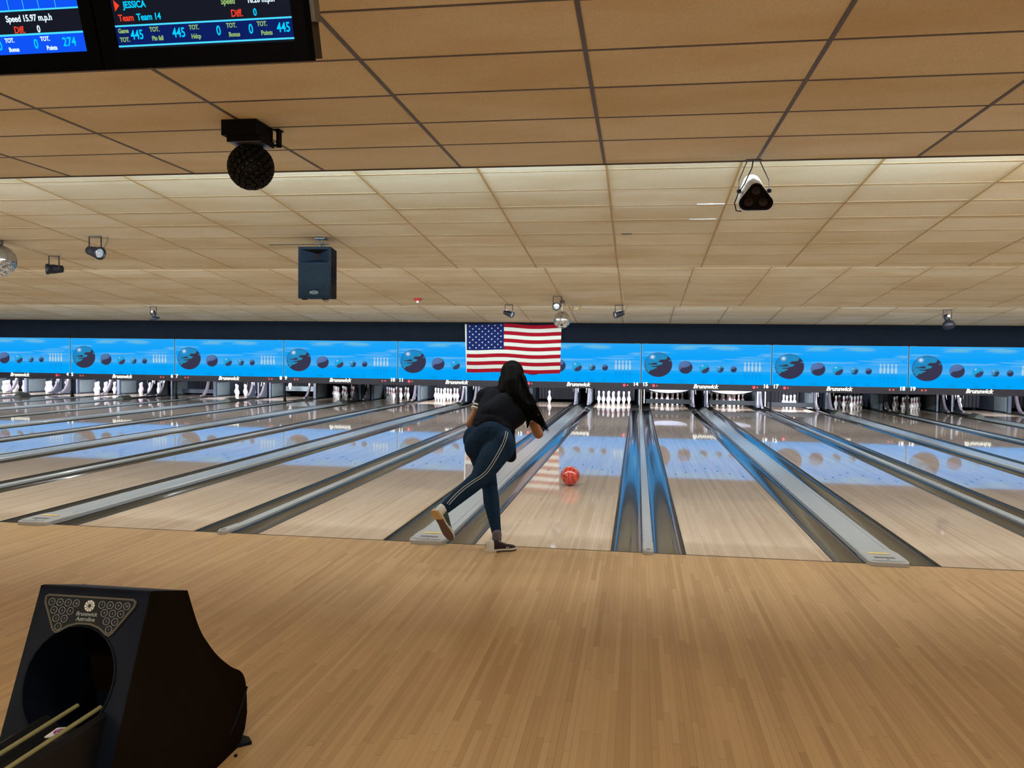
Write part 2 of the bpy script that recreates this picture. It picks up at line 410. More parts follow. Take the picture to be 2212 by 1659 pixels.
def wide_cap():
    a = MB(); w = WD/2
    pr = [(-w-.006, -.006), (-w-.006, .024), (-w+.004, .030), (-w+.014, .026), (w-.050, .030), (w-.046, .022), (w-.040, .022), (w-.036, .030), (w-.006, .030), (w+.006, .022), (w+.006, -.006)]
    a.prism(pr, .34, 15.9, 'y', 0); cap = a.mesh('division_cap', M_ALU)
    e = MB(); w2 = .142
    outl = [(-w-.006, .34), (-w2, .20), (-w2, -.02), (-w2*.88, -.062), (-w2*.6, -.075), (w2*.6, -.075), (w2*.88, -.062), (w2, -.02), (w2, .20), (w+.006, .34)]
    n = len(outl)
    zt = lambda y: .036 if y < .25 else .030
    vs = [(x, y, .0005 if y < 0 else -.005) for x, y in outl] + [(x, y, zt(y)-.008) for x, y in outl] + [(x*.93, y+.008 if y < 0 else y, zt(y)) for x, y in outl]
    fs = [(j, (j+1) % n, n+(j+1) % n, n+j) for j in range(n)] + [(n+j, n+(j+1) % n, 2*n+(j+1) % n, 2*n+j) for j in range(n)] + [tuple(range(2*n, 3*n))]
    e.add(vs, fs, 0)
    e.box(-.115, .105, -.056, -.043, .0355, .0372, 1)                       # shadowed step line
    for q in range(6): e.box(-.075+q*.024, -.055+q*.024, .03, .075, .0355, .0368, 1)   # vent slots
    e.ball((0, -.012, .036), .006, n=8, k=4, mi=1)
    st = MB().box(-.085, .06, .16, .20, .0358, .0368, 0)
    hd = MB()                                                              # hood over the ball track at the far end
    hd.prism([(-.135, 0), (.135, 0), (.10, .045), (.02, .105), (-.02, .105), (-.10, .045)], 15.9, 16.35, 'y', 0)
    hd.box(-.135, .135, 15.80, 15.9, -.005, .028, 1)
    return cap, e.mesh('end_cap', [M_CAPG, M_CAPD]), st.mesh('sticker', M_YEL), hd.mesh('track_hood', [mat('hood_green', (.07,.08,.075), .5), mat('hood_sill', (.28,.25,.16), .6)])
nc, ne = narrow_cap(); wc, we, ws, wh = wide_cap()
for k in range(-6, 4):
    a_, b_ = 14+2*k, 15+2*k
    t = thing('lane_divider', f'narrow grey divider strip between lane {WORD[a_]} and lane {WORD[b_]}', 'lane divider', (k*P, 0, 0), 0, 'narrow dividers')
    part('division_cap', nc, t); part('end_cap', ne, t)
for k in range(-7, 4):
    a_, b_ = 15+2*k, 16+2*k
    t = thing('lane_divider', f'wide grey ball track cover between lane {WORD[a_]} and lane {WORD[b_]}', 'lane divider', ((k+.5)*P, 0, 0), 0, 'wide dividers')
    part('division_cap', wc, t); part('end_cap', we, t); part('sticker', ws, t, label='faded yellow sticker'); part('track_hood', wh, t)

# ------------------------------------------------------------------ masking units
PW, PH = 3.345, 1.052
def mask_panel():
    nx, nz = 410, 130
    u = np.linspace(0, PW, nx+1); v = np.linspace(0, PH, nz+1)
    U, V = np.meshgrid(u, v)                                    # v down from the top
    rs = np.random.RandomState(3)
    def vnoise(x, y, seed):
        r = np.random.RandomState(seed); g = r.rand(64, 64)
        xi = np.floor(x).astype(int); yi = np.floor(y).astype(int); fx = x-xi; fy = y-yi
        fx = fx*fx*(3-2*fx); fy = fy*fy*(3-2*fy); xi %= 64; yi %= 64
        a = g[yi, xi]; b = g[yi, (xi+1) % 64]; c = g[(yi+1) % 64, xi]; d = g[(yi+1) % 64, (xi+1) % 64]
        return a*(1-fx)*(1-fy)+b*fx*(1-fy)+c*(1-fx)*fy+d*fx*fy
    def srgb(c): c = np.array(c)/255.; return np.where(c <= .04045, c/12.92, ((c+.055)/1.055)**2.4)
    C = np.zeros(U.shape+(3,))
    def lay(mask, col): 
        m = np.clip(mask, 0, 1)[..., None]; C[:] = C*(1-m)+np.array(col)*m
    C[:] = srgb((0,164,255)); lay(np.clip(1-V/.5, 0, 1)*.35, srgb((60,178,250)))
    lay(np.clip((V-.42)/.26, 0, 1)*(V < .70), srgb((80,180,248))); lay((V >= .70)*1., srgb((0,168,255))); lay((V >= .70)*np.clip(1-(V-.70)/.10, 0, 1)*.45, srgb((60,170,240)))
    def streak(u0, u1, v0, w, a, seed, col=(120,196,222)):
        cx, hw = (u0+u1)/2, (u1-u0)/2
        n = vnoise(U*3.5+seed*5, V*26, seed)
        m = np.exp(-((V-v0-.02*(n-.5))/w)**2)*np.clip(1.25-np.abs(U-cx)/hw-.55*vnoise(U*9, V*40, seed+9), 0, 1)
        lay(np.clip(m*1.8, 0, 1)*a, srgb(col))
    streak(.72, 1.60, .09, .045, .65, 1); streak(1.72, 2.70, .09, .045, .65, 2); streak(.9, 2.3, .05, .02, .5, 3)
    streak(-.2, .85, .235, .022, .7, 4, (110,190,240)); streak(-.1, .5, .31, .015, .6, 14, (110,190,240)); streak(3.0, 3.5, .27, .03, .7, 5, (110,190,240))
    streak(.7, 2.2, .445, .022, .75, 6, (120,195,240)); streak(2.0, 3.4, .395, .018, .6, 7, (120,195,240)); streak(2.4, 3.4, .34, .02, .35, 8, (120,195,240)); streak(2.3, 3.5, .47, .03, .4, 12, (120,195,240))
    def planet(cu, cv, rx, ry, lit, mid, dark, thr, ns, seed, hl):
        x = (U-cu)/rx; y = (V-cv)/ry; r = np.sqrt(x*x+y*y)
        aa = np.clip((1-r)*rx/.009+.5, 0, 1)
        n = .6*vnoise((x+2)*ns*.55+seed, (y+2)*ns*1.5+seed, seed)+.4*vnoise((x+2)*ns*1.2, (y+2)*ns*3.2, seed+1)
        side = (x*.62+y*.78)
        lit_m = np.clip((thr-side+(n-.5)*1.5)*9, 0, 1)*np.clip((1.0-r)*14, 0, 1)
        base = srgb(dark)*np.ones(C.shape); a = np.clip(.5-side*.8, 0, 1)[..., None]
        l = srgb(mid)*(1-a)+srgb(lit)*a
        pc = base*(1-lit_m[..., None])+l*lit_m[..., None]
        if hl:
            h = np.exp(-(((x+.42)/.13)**2+((y+.64)/.13)**2))[..., None]; pc = pc*(1-h)+srgb((215,240,255))*h
        C[:] = C*(1-aa[..., None])+pc*aa[..., None]
    planet(.436, .556, .366, .325, (30,140,205), (48,150,172), (58,56,80), .12, 3.2, 11, 1)
    planet(1.150, .616, .181, .170, (92,122,176), (78,104,152), (58,58,84), -.05, .8, 25, 0)
    planet(1.640, .643, .129, .123, (30,175,235), (40,160,205), (62,66,98), .10, 1.8, 31, 1)
    planet(2.045, .648, .093, .093, (70,165,215), (50,130,175), (52,66,100), .2, 3.0, 41, 1)
    planet(2.392, .650, .080, .082, (80,115,160), (70,95,135), (50,60,92), .0, 1.4, 51, 0)
    pp = [(0,.012),(.08,.020),(.17,.019),(.27,.012),(.36,.016),(.55,.030),(.75,.030),(.92,.020),(1,.014)]
    for cu in (2.683, 2.774, 2.866, 2.961, 3.054):
        t = (V-.46)/.245; hw = np.interp(t, [a for a, _ in pp], [b for _, b in pp])
        m = (t > 0)*(t < 1)*np.clip((hw-np.abs(U-cu))/.008+.5, 0, 1); lay(m*.72, srgb((196,226,232)))
        lay(m*(np.abs(t-.27) < .05)*.6, srgb((185,150,185)))
        t2 = (.95-V)/.245; hw = np.interp(t2, [a for a, _ in pp], [b for _, b in pp])
        lay((t2 > .05)*(t2 < 1)*np.clip((hw-np.abs(U-cu))/.008+.5, 0, 1)*.22, srgb((20,120,200)))
    for cu, w in ((1.05,.12),(1.62,.09),(2.03,.07),(2.37,.06)):
        lay(np.exp(-((U-cu)/w)**2-((V-1.0)/.05)**2)*.35, srgb((10,130,190)))
    ed = ((U < .012)+(U > PW-.012)+(V < .008)) > 0
    lay(ed*.8, srgb((120,200,240)))
    vs = [(float(a), 0., float(-b)) for b in v for a in u]
    n1 = nx+1
    fs = [(j*n1+i, (j+1)*n1+i, (j+1)*n1+i+1, j*n1+i+1) for j in range(nz) for i in range(nx)]
    me = bpy.data.meshes.new('printed_panel'); me.from_pydata(vs, [], fs)
    at_ = me.color_attributes.new('print', 'FLOAT_COLOR', 'POINT')
    rgba = np.concatenate([C.reshape(-1, 3), np.ones((C.shape[0]*C.shape[1], 1))], 1).astype(np.float32)
    at_.data.foreach_set('color', rgba.ravel())
    m, nt, b = new_mat('backlit_print'); a = nt.nodes.new('ShaderNodeVertexColor'); a.layer_name = 'print'
    b.inputs['Base Color'].default_value = (.0,.0,.0,1); b.inputs['Roughness'].default_value = .5; b.inputs['Specular IOR Level'].default_value = 0
    nt.links.new(a.outputs[0], b.inputs['Emission Color']); b.inputs['Emission Strength'].default_value = .90
    m.cycles.emission_sampling = 'NONE'; me.materials.append(m)
    return me
panel_me = mask_panel()
YM = 16.036
bk = MB(); bk.box(0, PW, .004, .03, -PH, 0); back_me = bk.mesh('panel_backing', M_BLACK)
bd = MB(); bd.box(-.008, PW+.012, -.012, .05, -.168, 0); band_me = bd.mesh('lower_band', M_BAND)
logo_me = text_me('Brunswick', .150, M_CREAM, .0045, .30, .004, space=1.0)
def disc(r, d, m):
    return MB().lathe([(r, 0), (r*.9, d)], 14, 0, Matrix.Rotation(PI/2, 4, 'X')).mesh('indicator_lamp', m)
D_ON, D_SM, D_OFF = disc(.038, .012, M_RED_ON), disc(.022, .01, M_RED_OFF), disc(.028, .01, M_RED_OFF)
clip_me = MB().box(0, .15, -.015, 0, 0, .014).mesh('top_clip', mat('clip_grey', (.16,.19,.20), .5))
LAMPS = {4:'on', 5:'mid', 6:'off', 7:'mid', 8:'mid', 9:'off', 10:'off', 11:'on', 12:'off', 13:'on', 14:'on', 15:'on', 16:'on', 17:'on', 18:'off', 19:'off'}
for k in range(-7, 4):
    n1, n2 = 15+2*k, 16+2*k
    t = thing('masking_panel', f'blue backlit masking panel with printed bowling balls above lanes {WORD[n1]} and {WORD[n2]}', 'masking panel', (k*P+.010, YM, 1.785), 0, 'blue panels over the lanes')
    part('printed_panel', panel_me, t); part('panel_backing', back_me, t)
    b = part('lower_band', band_me, t, (0, 0, -PH))
    part('brand_lettering', logo_me, b, (P/2-.01, -.0165, -.066), (PI/2, 0, 0), 'cream italic lettering')
    for num, xx in ((n1, .10 if n1 > 9 else .06), (n2, PW-.13 if n2 > 9 else PW-.075)):
        part('lane_number', text_me(str(num), .140, M_WHITE, .0045, 0, .004, space=1.0), b, (xx, -.0165, -.032), (PI/2, 0, 0), f'white lane number {num}')
    for num, xa, xb in ((n1, .325, .410), (n2, PW-.43, PW-.345)):
        st = LAMPS.get(num, 'off')
        part('indicator_lamp', D_ON if st == 'on' else D_OFF, b, (xa, -.012, -.062), label='bright red' if st == 'on' else None)
        part('indicator_lamp', D_SM if st == 'on' else D_OFF, b, (xb, -.012, -.062))
    part('top_clip', clip_me, t, (.02, 0, .004)); part('top_clip', clip_me, t, (PW-.17, 0, .004))
# posts that carry the panel joints
pm = MB(); pm.box(-.012, .012, -.02, .05, .55, 1.80, 0); pm.box(-.018, .018, 0, .06, .10, .58, 1)
pm.prism([(-.02, .021), (.13, .021), (.06, .14), (.04, .22), (-.02, .22)], -.018, .018, 'x', 1)
post_me = [pm.mesh('support_post', [M_BLACK, M_BLACK]), None]
pm = MB(); pm.box(-.012, .012, -.02, .05, .55, 1.80, 0)
for s in (-1, 1): pm.box(s*.022-.010, s*.022+.010, 0, .03, .021, .58, 1)
pm.box(-.012, .012, .008, .022, .021, .58, 0)
post_me[1] = pm.mesh('support_post', [M_BLACK, M_CHROME])
for k in range(-6, 4):
    ch = k in (0,)
    o = bpy.data.objects.new('support_post', post_me[1] if ch else post_me[0]); COL.objects.link(o); o.location = (k*P, YM+.03, 0)
    tag(o, f'{"pale metal" if ch else "black"} post under the panel joint between numbers {WORD[14+2*k]} and {WORD[15+2*k]}', 'post', 'posts under the panel joints')

# ------------------------------------------------------------------ pin decks
def guard_poly(d0=0):
    return [(y+.45, z) for y, z in [(17.02, .03), (17.20, .05), (17.34, .14), (17.44, .28), (17.50, .42), (17.54, .62), (17.62, .62), (17.62, .03)]]
def kick(width, two):
    a = MB()
    xs = (-width/2, width/2-.05) if two else (-width/2,)
    for x0 in xs: a.box(x0, x0+(.05 if two else width), 18.30, 20.4, .0, 1.25)
    body = a.mesh('side_panel', M_KICK)
    pl = MB()
    for s in (-1, 1): pl.box(min(s*width/2, s*(width/2+.008)), max(s*width/2, s*(width/2+.008)), 18.42, 19.2, .03, .43)
    pl_ = pl.mesh('wear_plate', M_PLATE)
    gd = MB(); pr = guard_poly()
    gp = [(y+.45, z) for y, z in [(17.02, .03), (17.20, .05), (17.34, .14), (17.44, .28), (17.50, .42), (17.53, .62), (17.47, .62), (17.43, .44), (17.37, .31), (17.28, .19), (17.16, .10), (17.02, .075)]]
    for s in ((-1, 1) if two else (0,)):
        cx = s*(width/2-.030)
        gd.prism(gp, cx-.030, cx+.030, 'x', 0)
        if two: gd.prism(pr, cx-.02, cx+.02, 'x', 1)
    return body, pl_, gd.mesh('front_guard', [M_GUARD, M_KICK])
kw, kn = kick(.44, True), kick(.085, False)
hang = MB()
for s in (-1, 1): hang.tube([(s*.12, 17.9, .66), (s*.12, 17.88, .45), (s*.11, 17.85, .36)], .010, 6); hang.tube([(s*.26, 17.7, .66), (s*.255, 17.7, .40)], .012, 6)
hang_me = hang.mesh('hanging_strut', M_CHROME)
for k in range(-14, 8):
    wide = k % 2 != 0
    X = k*P/2; a_, b_ = 14+k, 15+k
    b3 = kw if wide else kn
    t = thing('pin_deck_wall', f'grey side wall of the pin decks between lanes {WORD[a_]} and {WORD[b_]}', 'side wall', (X, 0, 0), 0, 'walls between the pin decks')
    part('side_panel', b3[0], t); part('wear_plate', b3[1], t, label='lighter scuffed plate'); part('front_guard', b3[2], t)
    if wide: part('hanging_strut', hang_me, t)
# pit curtains and floor behind the pins, one per lane
cur = MB()
for i in range(24):
    x0 = -.62+i*1.24/24
    cur.add([(x0, 19.9+.02*(i % 2), .05), (x0+1.24/24, 19.9+.02*((i+1) % 2), .05), (x0+1.24/24, 19.9+.02*((i+1) % 2), 1.2), (x0, 19.9+.02*(i % 2), 1.2)], [(0,1,2,3)], 0)
cur_me = cur.mesh('pit_curtain', mat('curtain_black', (.010,.010,.016), .7))
for i in LANES[1:-1]:
    o = bpy.data.objects.new('pit_curtain', cur_me); COL.objects.link(o); o.location = (pair_lane_x(i), 0, 0)
    tag(o, f'black curtain hanging behind the pin deck of lane {WORD[i]}', 'curtain', 'curtains behind the pins')
# lamps over the lit racks
BR = {2:.8, 3:.9, 4:.9, 5:.9, 7:.75, 8:.7, 11:1.0, 13:.55, 14:1.1, 15:.42, 16:.62, 17:.95, 20:.6, 6:.12, 9:.10, 10:.10, 12:.3, 18:.07, 19:.10}
for i, p in BR.items():
    area('pin_deck_lamp', (pair_lane_x(i), 16.45, .98), (math.radians(62), 0, 0), .7, .08, (78*p if p > .2 else 1.5*p), (.90,.93,1) if p < .2 else (.88,.90,1), 105)

# bowling pin
pp = [(.0254,0),(.0286,.006),(.0362,.06),(.0485,.085),(.0575,.105),(.0605,.114),(.0598,.135),(.054,.165),(.045,.190),(.035,.215),(.0275,.238),(.0236,.254),(.0249,.275),(.0297,.305),(.0324,.343),(.0300,.360),(.022,.374),(.010,.380),(.0005,.381)]
mis = []
for (r0, z0), (r1, z1) in zip(pp, pp[1:]): mis.append(0)
prof = []; pm_i = []
for (r0, z0), (r1, z1) in zip(pp, pp[1:]):
    n = max(1, int(abs(z1-z0)/.008))
    for q in range(n):
        t = q/n; prof.append((r0+(r1-r0)*t, z0+(z1-z0)*t))
prof.append(pp[-1])
for (r0, z0), (r1, z1) in zip(prof, prof[1:]):
    zc = (z0+z1)/2; pm_i.append(1 if (.226 < zc < .240 or .252 < zc < .268) else 0)
pin_me = MB().lathe(prof, 20, 0, None, pm_i)
# red crown mark on the belly
pin_me = pin_me.mesh('bowling_pin', [M_PIN, M_PINR])
SP = {1:(0,0),2:(-.5,1),3:(.5,1),4:(-1,2),5:(0,2),6:(1,2),7:(-1.5,3),8:(-.5,3),9:(.5,3),10:(1.5,3)}
PH_ = {1:'white foremost pin', 2:'white pin at left of second row', 3:'white pin at right of second row', 4:'white pin at left of third row', 5:'white pin in middle of third row', 6:'white pin at right of third row', 7:'white leftmost back pin', 8:'white left middle back pin', 9:'white right middle back pin', 10:'white rightmost back pin'}
PW_ = {14: 'in the brightly lit full rack on lane', 11: 'in the bright full rack on lane', 15: 'behind the lowered sweep bar on lane', 16: 'behind the lowered sweep bar on lane', 17: 'among the four left on lane', 9: 'in the dim rack on lane', 10: 'in the dim rack on lane', 18: 'in the dark rack on lane', 19: 'in the dark rack on lane', 12: 'in the hidden rack on lane'}
FULL = list(range(1, 11))
RACK = {2:FULL, 3:FULL, 4:FULL, 5:FULL, 7:FULL, 9:FULL, 10:FULL, 11:FULL, 12:FULL, 13:[2], 14:FULL, 15:FULL, 16:FULL, 17:[1,3,5,6], 18:FULL, 19:FULL, 20:[4]}
for i, pins in RACK.items():
    for n in pins:
        o = bpy.data.objects.new('bowling_pin', pin_me); COL.objects.link(o)
        a, b = SP[n]; o.location = (pair_lane_x(i)+a*.3048, 18.288+b*.3048*.866, 0); o.rotation_euler = (0, 0, random.uniform(0, 6))
        lb = f'single white bowling pin left standing on lane {WORD[i]}' if len(pins) == 1 else f'{PH_[n]} {PW_.get(i, "on lane")} {WORD[i]}'
        tag(o, lb, 'bowling pin', f'pins on lane {WORD[i]}' if len(pins) > 1 else None)
o = bpy.data.objects.new('bowling_pin', pin_me); COL.objects.link(o); o.location = (pair_lane_x(17)+.50, 18.42, .060); o.rotation_euler = (PI/2, 0, math.radians(60))
tag(o, 'fallen white bowling pin lying at the right edge of lane seventeen', 'bowling pin')
o = bpy.data.objects.new('bowling_pin', pin_me); COL.objects.link(o); o.location = (pair_lane_x(8)-.12, 18.55, .26)
tag(o, 'white bowling pin held up in the air by the machine of lane eight', 'bowling pin')
# sweep bars and setting decks
def sweep(i, z=.10, y=17.72, h=.125):
    t = thing('sweep_bar', f'dark sweep bar lowered in front of the pins of lane {WORD[i]}', 'sweep bar', (pair_lane_x(i), y, 0), 0, 'lowered sweep bars')
    a = MB(); a.box(-.64, .64, -.03, .03, z, z+h); bevel(part('bar', a.mesh('bar', mat('sweep_dark', (.012,.014,.016), .6, spec=.08, noise=.2, nscale=12)), t), .006)
    for s in (-1, 1):
        b = MB(); b.prism([(-.03, z), (.03, z), (.06, .9), (0, .9)], s*.69-.015, s*.69+.015, 'x'); part('arm', b.mesh('arm', M_STEEL), t)
    return t
sweep(15); sweep(16); sweep(17, .075)
sweep(8, .17, 19.3, .16)['label'] = 'grey sweep bar at the back of the empty pin deck of lane eight'
for o_ in [o for o in COL.objects if o.name.startswith('sweep_bar')][-1:]:
    for c in o_.children: c.data = c.data.copy(); c.data.materials.clear(); c.data.materials.append(M_PLATE)
t8 = sweep(6, .06, 18.9, .13); t8['label'] = 'grey sweep bar on the dark empty pin deck of lane six'
for c in t8.children: c.data = c.data.copy(); c.data.materials.clear(); c.data.materials.append(M_KICK)
def deck(i):
    t = thing('pinsetter_deck', f'shiny curved setting deck hanging over the pins of lane {WORD[i]}', 'pinsetter', (pair_lane_x(i), 17.9, 0), 0, 'setting decks')
    n = 14; lo = [(-.55+1.1*j/n, .405+.075*(abs(2*j/n-1))**2.2) for j in range(n+1)]
    a = MB(); a.prism(lo+[(.55, .535), (-.55, .535)], 0, .10, 'y', 0, False)
    part('front_rim', a.mesh('front_rim', mat('deck_metal', (.55,.60,.75), .25, .7, em=(.5,.6,.9), es=.0)), t)
    b = MB(); b.box(-.5, .5, .1, 1.0, .46, .52); part('deck_plate', b.mesh('deck_plate', M_STEEL), t)
    c = MB(); c.tube([(-.42, .35, .395), (0, .33, .385), (.42, .35, .395)], .009, 6)
    for x in (-.35, -.12, .12, .35): c.tube([(x, .35, .39), (x, .35, .47)], .006, 6)
    part('holder_rod', c.mesh('holder_rod', mat('rod_tan', (.35,.30,.22), .4)), t)
    area('deck_fill', (pair_lane_x(i), 16.25, .66), (math.radians(86), 0, 0), .8, .03, 1.1, (.75,.82,1))  # unseen fill light added to brighten the deck rim
deck(15); deck(16)

# ------------------------------------------------------------------ ball
M_BALL, nt, b = new_mat('ball_red_swirl'); N = NT(nt)
tc = nt.nodes.new('ShaderNodeTexCoord'); wv = nt.nodes.new('ShaderNodeTexWave'); wv.inputs['Scale'].default_value = 6; wv.inputs['Distortion'].default_value = 9; wv.inputs['Detail'].default_value = 3
nt.links.new(tc.outputs['Object'], wv.inputs['Vector'])
nt.links.new(N.ramp(wv.outputs['Fac'], [(0, (.27,.010,.008)), (.5, (.42,.022,.014)), (1, (.52,.055,.022))]), b.inputs['Base Color'])
b.inputs['Roughness'].default_value = .3; b.inputs['Coat Weight'].default_value = .8; b.inputs['Coat Roughness'].default_value = .04
bp_ = Vector((-.828, 3.02, .1085))
t = thing('bowling_ball', 'glossy red swirled bowling ball rolling down the lane', 'bowling ball', bp_)
part('ball_shell', MB().ball((0,0,0), .1085, n=48, k=32).mesh('ball_shell', M_BALL), t)
fh = MB()
for dx, dz in ((-.058, .012), (-.036, -.002), (-.05, -.035)):
    d = Vector((dx, -math.sqrt(.1085**2-dx*dx-dz*dz), dz)).normalized()
    fh.lathe([(.011, 0), (.010, .0012)], 14, 0, Matrix.Translation(d*.1078) @ d.to_track_quat('Z', 'Y').to_matrix().to_4x4())
part('finger_hole', fh.mesh('finger_hole', mat('hole_dark', (.05,.004,.003), .6)), t)

# ------------------------------------------------------------------ flag
YF = 15.86
fl = MB(); FW, FH = 2.60, 1.318; fx0, fz1 = -4.735, 2.272
def fpt(u, v, off=0):
    # shallow folds of the hanging cloth
    x = fx0+u*FW+.02*v*(1-2*u)
    sag = -.022*math.sin(u*9.5+1.0)*(1-.2*v) - .030*u*(1-v)*0 - .02*u
    y = YF-.025-.018*math.sin(u*17+v*2)-.008*math.sin(u*37)-off
    return (x, y, fz1-v*FH+sag*.9+.012)
NU = 80
for r in range(13):
    v0, v1 = r/13, (r+1)/13; u0 = 0 if r >= 7 else .40
    n = int(NU*(1-u0)); fl_v = []
    for a in range(n+1):
        u = u0+(1-u0)*a/n; fl_v += [fpt(u, v0), fpt(u, (v0+v1)/2), fpt(u, v1)]
    fl.add(fl_v, [(3*a+q, 3*a+q+1, 3*a+q+4, 3*a+q+3) for a in range(n) for q in (0, 1)], 0 if r % 2 == 0 else 1, True)
n = 32; cv = []
for a in range(n+1):
    for q in range(15): cv.append(fpt(.40*a/n, (7/13)*q/14))
fl.add(cv, [(15*a+q, 15*a+q+1, 15*a+q+16, 15*a+q+15) for a in range(n) for q in range(14)], 2, True)
for r in range(9):
    for c in range(6 if r % 2 == 0 else 5):
        uc = .40*((c+.5 if r % 2 == 0 else c+1)/6)+.002; vc = (7/13)*(r+.7)/9.6
        pts = [fpt(uc+(.0108 if j % 2 == 0 else .0043)*math.sin(j*PI/5)*1.0, vc-(.0108 if j % 2 == 0 else .0043)*math.cos(j*PI/5)*FW/FH, .004) for j in range(10)]
        fl.add(pts+[fpt(uc, vc, .004)], [(j, (j+1) % 10, 10) for j in range(10)], 1)
M_FR = mat('flag_red', (.19,.006,.013), .9, spec=0, noise=.06, nscale=4); M_FW = mat('flag_white', (.40,.415,.375), .9, spec=0); M_FB = mat('flag_blue', (.007,.013,.066), .9, spec=0)
t = thing('flag', 'striped flag with white stars on blue hung over the blue panels', 'flag', (0,0,0))
part('flag_cloth', fl.mesh('flag_cloth', [M_FR, M_FW, M_FB]), t)
hb = MB(); hv = []
for q in range(27): 
    p0 = fpt(0, q/26); hv += [(p0[0]-.045+.035*(q/26), p0[1]-.002, p0[2]+.004), (p0[0]+.004, p0[1]-.002, p0[2])]
hb.add(hv, [(2*q, 2*q+1, 2*q+3, 2*q+2) for q in range(26)], 0, True)
part('hoist_band', hb.mesh('hoist_band', M_FW), t)
gr = MB()
for u in (.005, .25, .55, .99):
    p0 = fpt(u, 0); gr.box(p0[0]-.02, p0[0]+.02, p0[1]-.004, YF+.068, p0[2]-.012, p0[2]+.012)
part('hanging_tab', gr.mesh('hanging_tab', M_BLACK), t)

# ------------------------------------------------------------------ disco balls
M_MIR = mat('mirror_tile', (.80,.82,.84), .10, 1)
def mirror_ball(r, nu, nv):
    R = random.Random(3); a = MB(); a.ball((0,0,0), r*.975, n=24, k=14, mi=1)
    for i in range(1, nv):
        t0, t1 = PI*i/(nv+1)-.0, PI*(i+1)/(nv+1); n = max(6, int(nu*math.sin((t0+t1)/2)))
        for j in range(n):
            p0, p1 = 2*PI*j/n+.012, 2*PI*(j+1)/n-.012
            q = [Vector((math.sin(t)*math.cos(p), math.sin(t)*math.sin(p), math.cos(t)))*r for t, p in ((t0+.01, p0), (t1-.01, p0), (t1-.01, p1), (t0+.01, p1))]
            c = sum(q, Vector())/4; ax = Vector((R.gauss(0,1), R.gauss(0,1), R.gauss(0,1))).normalized(); M = Matrix.Rotation(R.gauss(0, .035), 3, ax)
            a.add([c+M @ (v-c) for v in q], [(0,1,2,3)], 0)
    return a
def disco(pos_ball, r, mount, label, nu=34, nv=17):
    t = thing('mirror_ball', label, 'mirror ball', pos_ball, 0, 'mirror balls')
    part('mirror_sphere', mirror_ball(r, nu, nv).mesh('mirror_sphere', [M_MIR, mat('grout', (.10,.10,.11), .5)]), t)
    mz = mount-pos_ball[2]
    a = MB(); a.tube([(0,0,r*.97), (0,0,mz-.05)], .005, 6); part('rod', a.mesh('rod', M_STEEL), t)
    a = MB(); a.lathe([(.045, mz-.06), (.05, mz-.05), (.05, mz+.0)], 14); part('motor', a.mesh('motor', mat('motor_brown', (.06,.03,.025), .5)), t)
yb = 10.9; pb = at(1214, 691, yb); disco(pb, .178, z3(yb)-.003, 'mirror ball hanging in front of the top right corner of the flag', 40, 20)
yb = 4.2; pb = at(-1, 563, yb); disco(pb, .218, z2(yb)-.003, 'mirror ball cut by the left edge of the photo', 60, 30)

# ------------------------------------------------------------------ spotlights
M_SPOT = mat('spot_black', (.008,.008,.013), .45, spec=.3, noise=.2, nscale=20); M_LENS = mat('spot_lens', (.62,.66,.72), .12, .6)
def spot(X, Y, Z, aim, label, s=1.0, lens=M_LENS, kind='can', rz=0, nocord=False):
    t = thing('spotlight', label, 'spotlight', (X, Y, Z), rz, 'small spotlights on the ceiling')
    a = MB(); w = .085*s; d = .20*s
    a.tube([(-w, 0, -d), (-w, 0, -.004), (w, 0, -.004), (w, 0, -d)], .009*s, 6); a.box(-w*.9, w*.9, -.02*s, .02*s, -.008, 0)
    part('yoke', a.mesh('yoke', M_SPOT), t)
    A = Vector(aim).normalized(); q = A.to_track_quat('Z', 'Y').to_matrix().to_4x4()
    if kind == 'can': prof = [(.035*s, -.13*s), (.055*s, -.12*s), (.062*s, -.05*s), (.070*s, .0), (.072*s, .07*s), (.082*s, .075*s), (.082*s, .105*s), (.074*s, .105*s), (.072*s, .08*s)]
    elif kind == 'dish': prof = [(.03*s, -.10*s), (.062*s, -.08*s), (.066*s, 0), (.045*s, .05*s), (.05*s, .07*s), (.115*s, .10*s), (.125*s, .13*s), (.115*s, .14*s)]
    else: prof = [(.045*s, -.10*s), (.055*s, -.08*s), (.055*s, .0), (.045*s, .03*s), (.10*s, .07*s), (.125*s, .12*s), (.12*s, .17*s), (.085*s, .21*s), (.03*s, .225*s)]
    M = Matrix.Translation((0, 0, -d)) @ q
    part('can', MB().lathe(prof, 20, 0, M).mesh('can', M_SPOT), t)
    if kind == 'can':
        part('lens', MB().lathe([(.071*s, .082*s), (.05*s, .088*s), (.001, .092*s)], 18, 0, M).mesh('lens', lens), t)
    else:
        part('lens', MB().box(-.02*s, .03*s, -.075*s, -.055*s, -d+.04*s, -d+.09*s).mesh('lens', mat('gel_pink', (.75,.35,.38), .4)), t)
    if not nocord:
        a = MB(); a.tube([(w*.6, .0, -d+.05*s), (w*1.5, 0, -d+.06*s), (w*2.0, 0, -.08*s), (w*2.2, 0, -.004)], .004*s, 5); part('cord', a.mesh('cord', M_SPOT), t)
    return t
spot(-7.40, 4.05, z2(4.05), (1, -.3, -.25), 'black spotlight turned right, upper one of the two at far left', 1.05)
spot(-8.93, 5.22, z2(5.22), (-.8, -.9, -.1), 'black spotlight with bright lens beside the left mirror ball', 1.0, nocord=True)
spot(-12.48, 13.42, z4(13.42), (.25, .1, -1), 'small black spotlight with flared hood pointing down at left', 1.0, kind='dish', nocord=True)
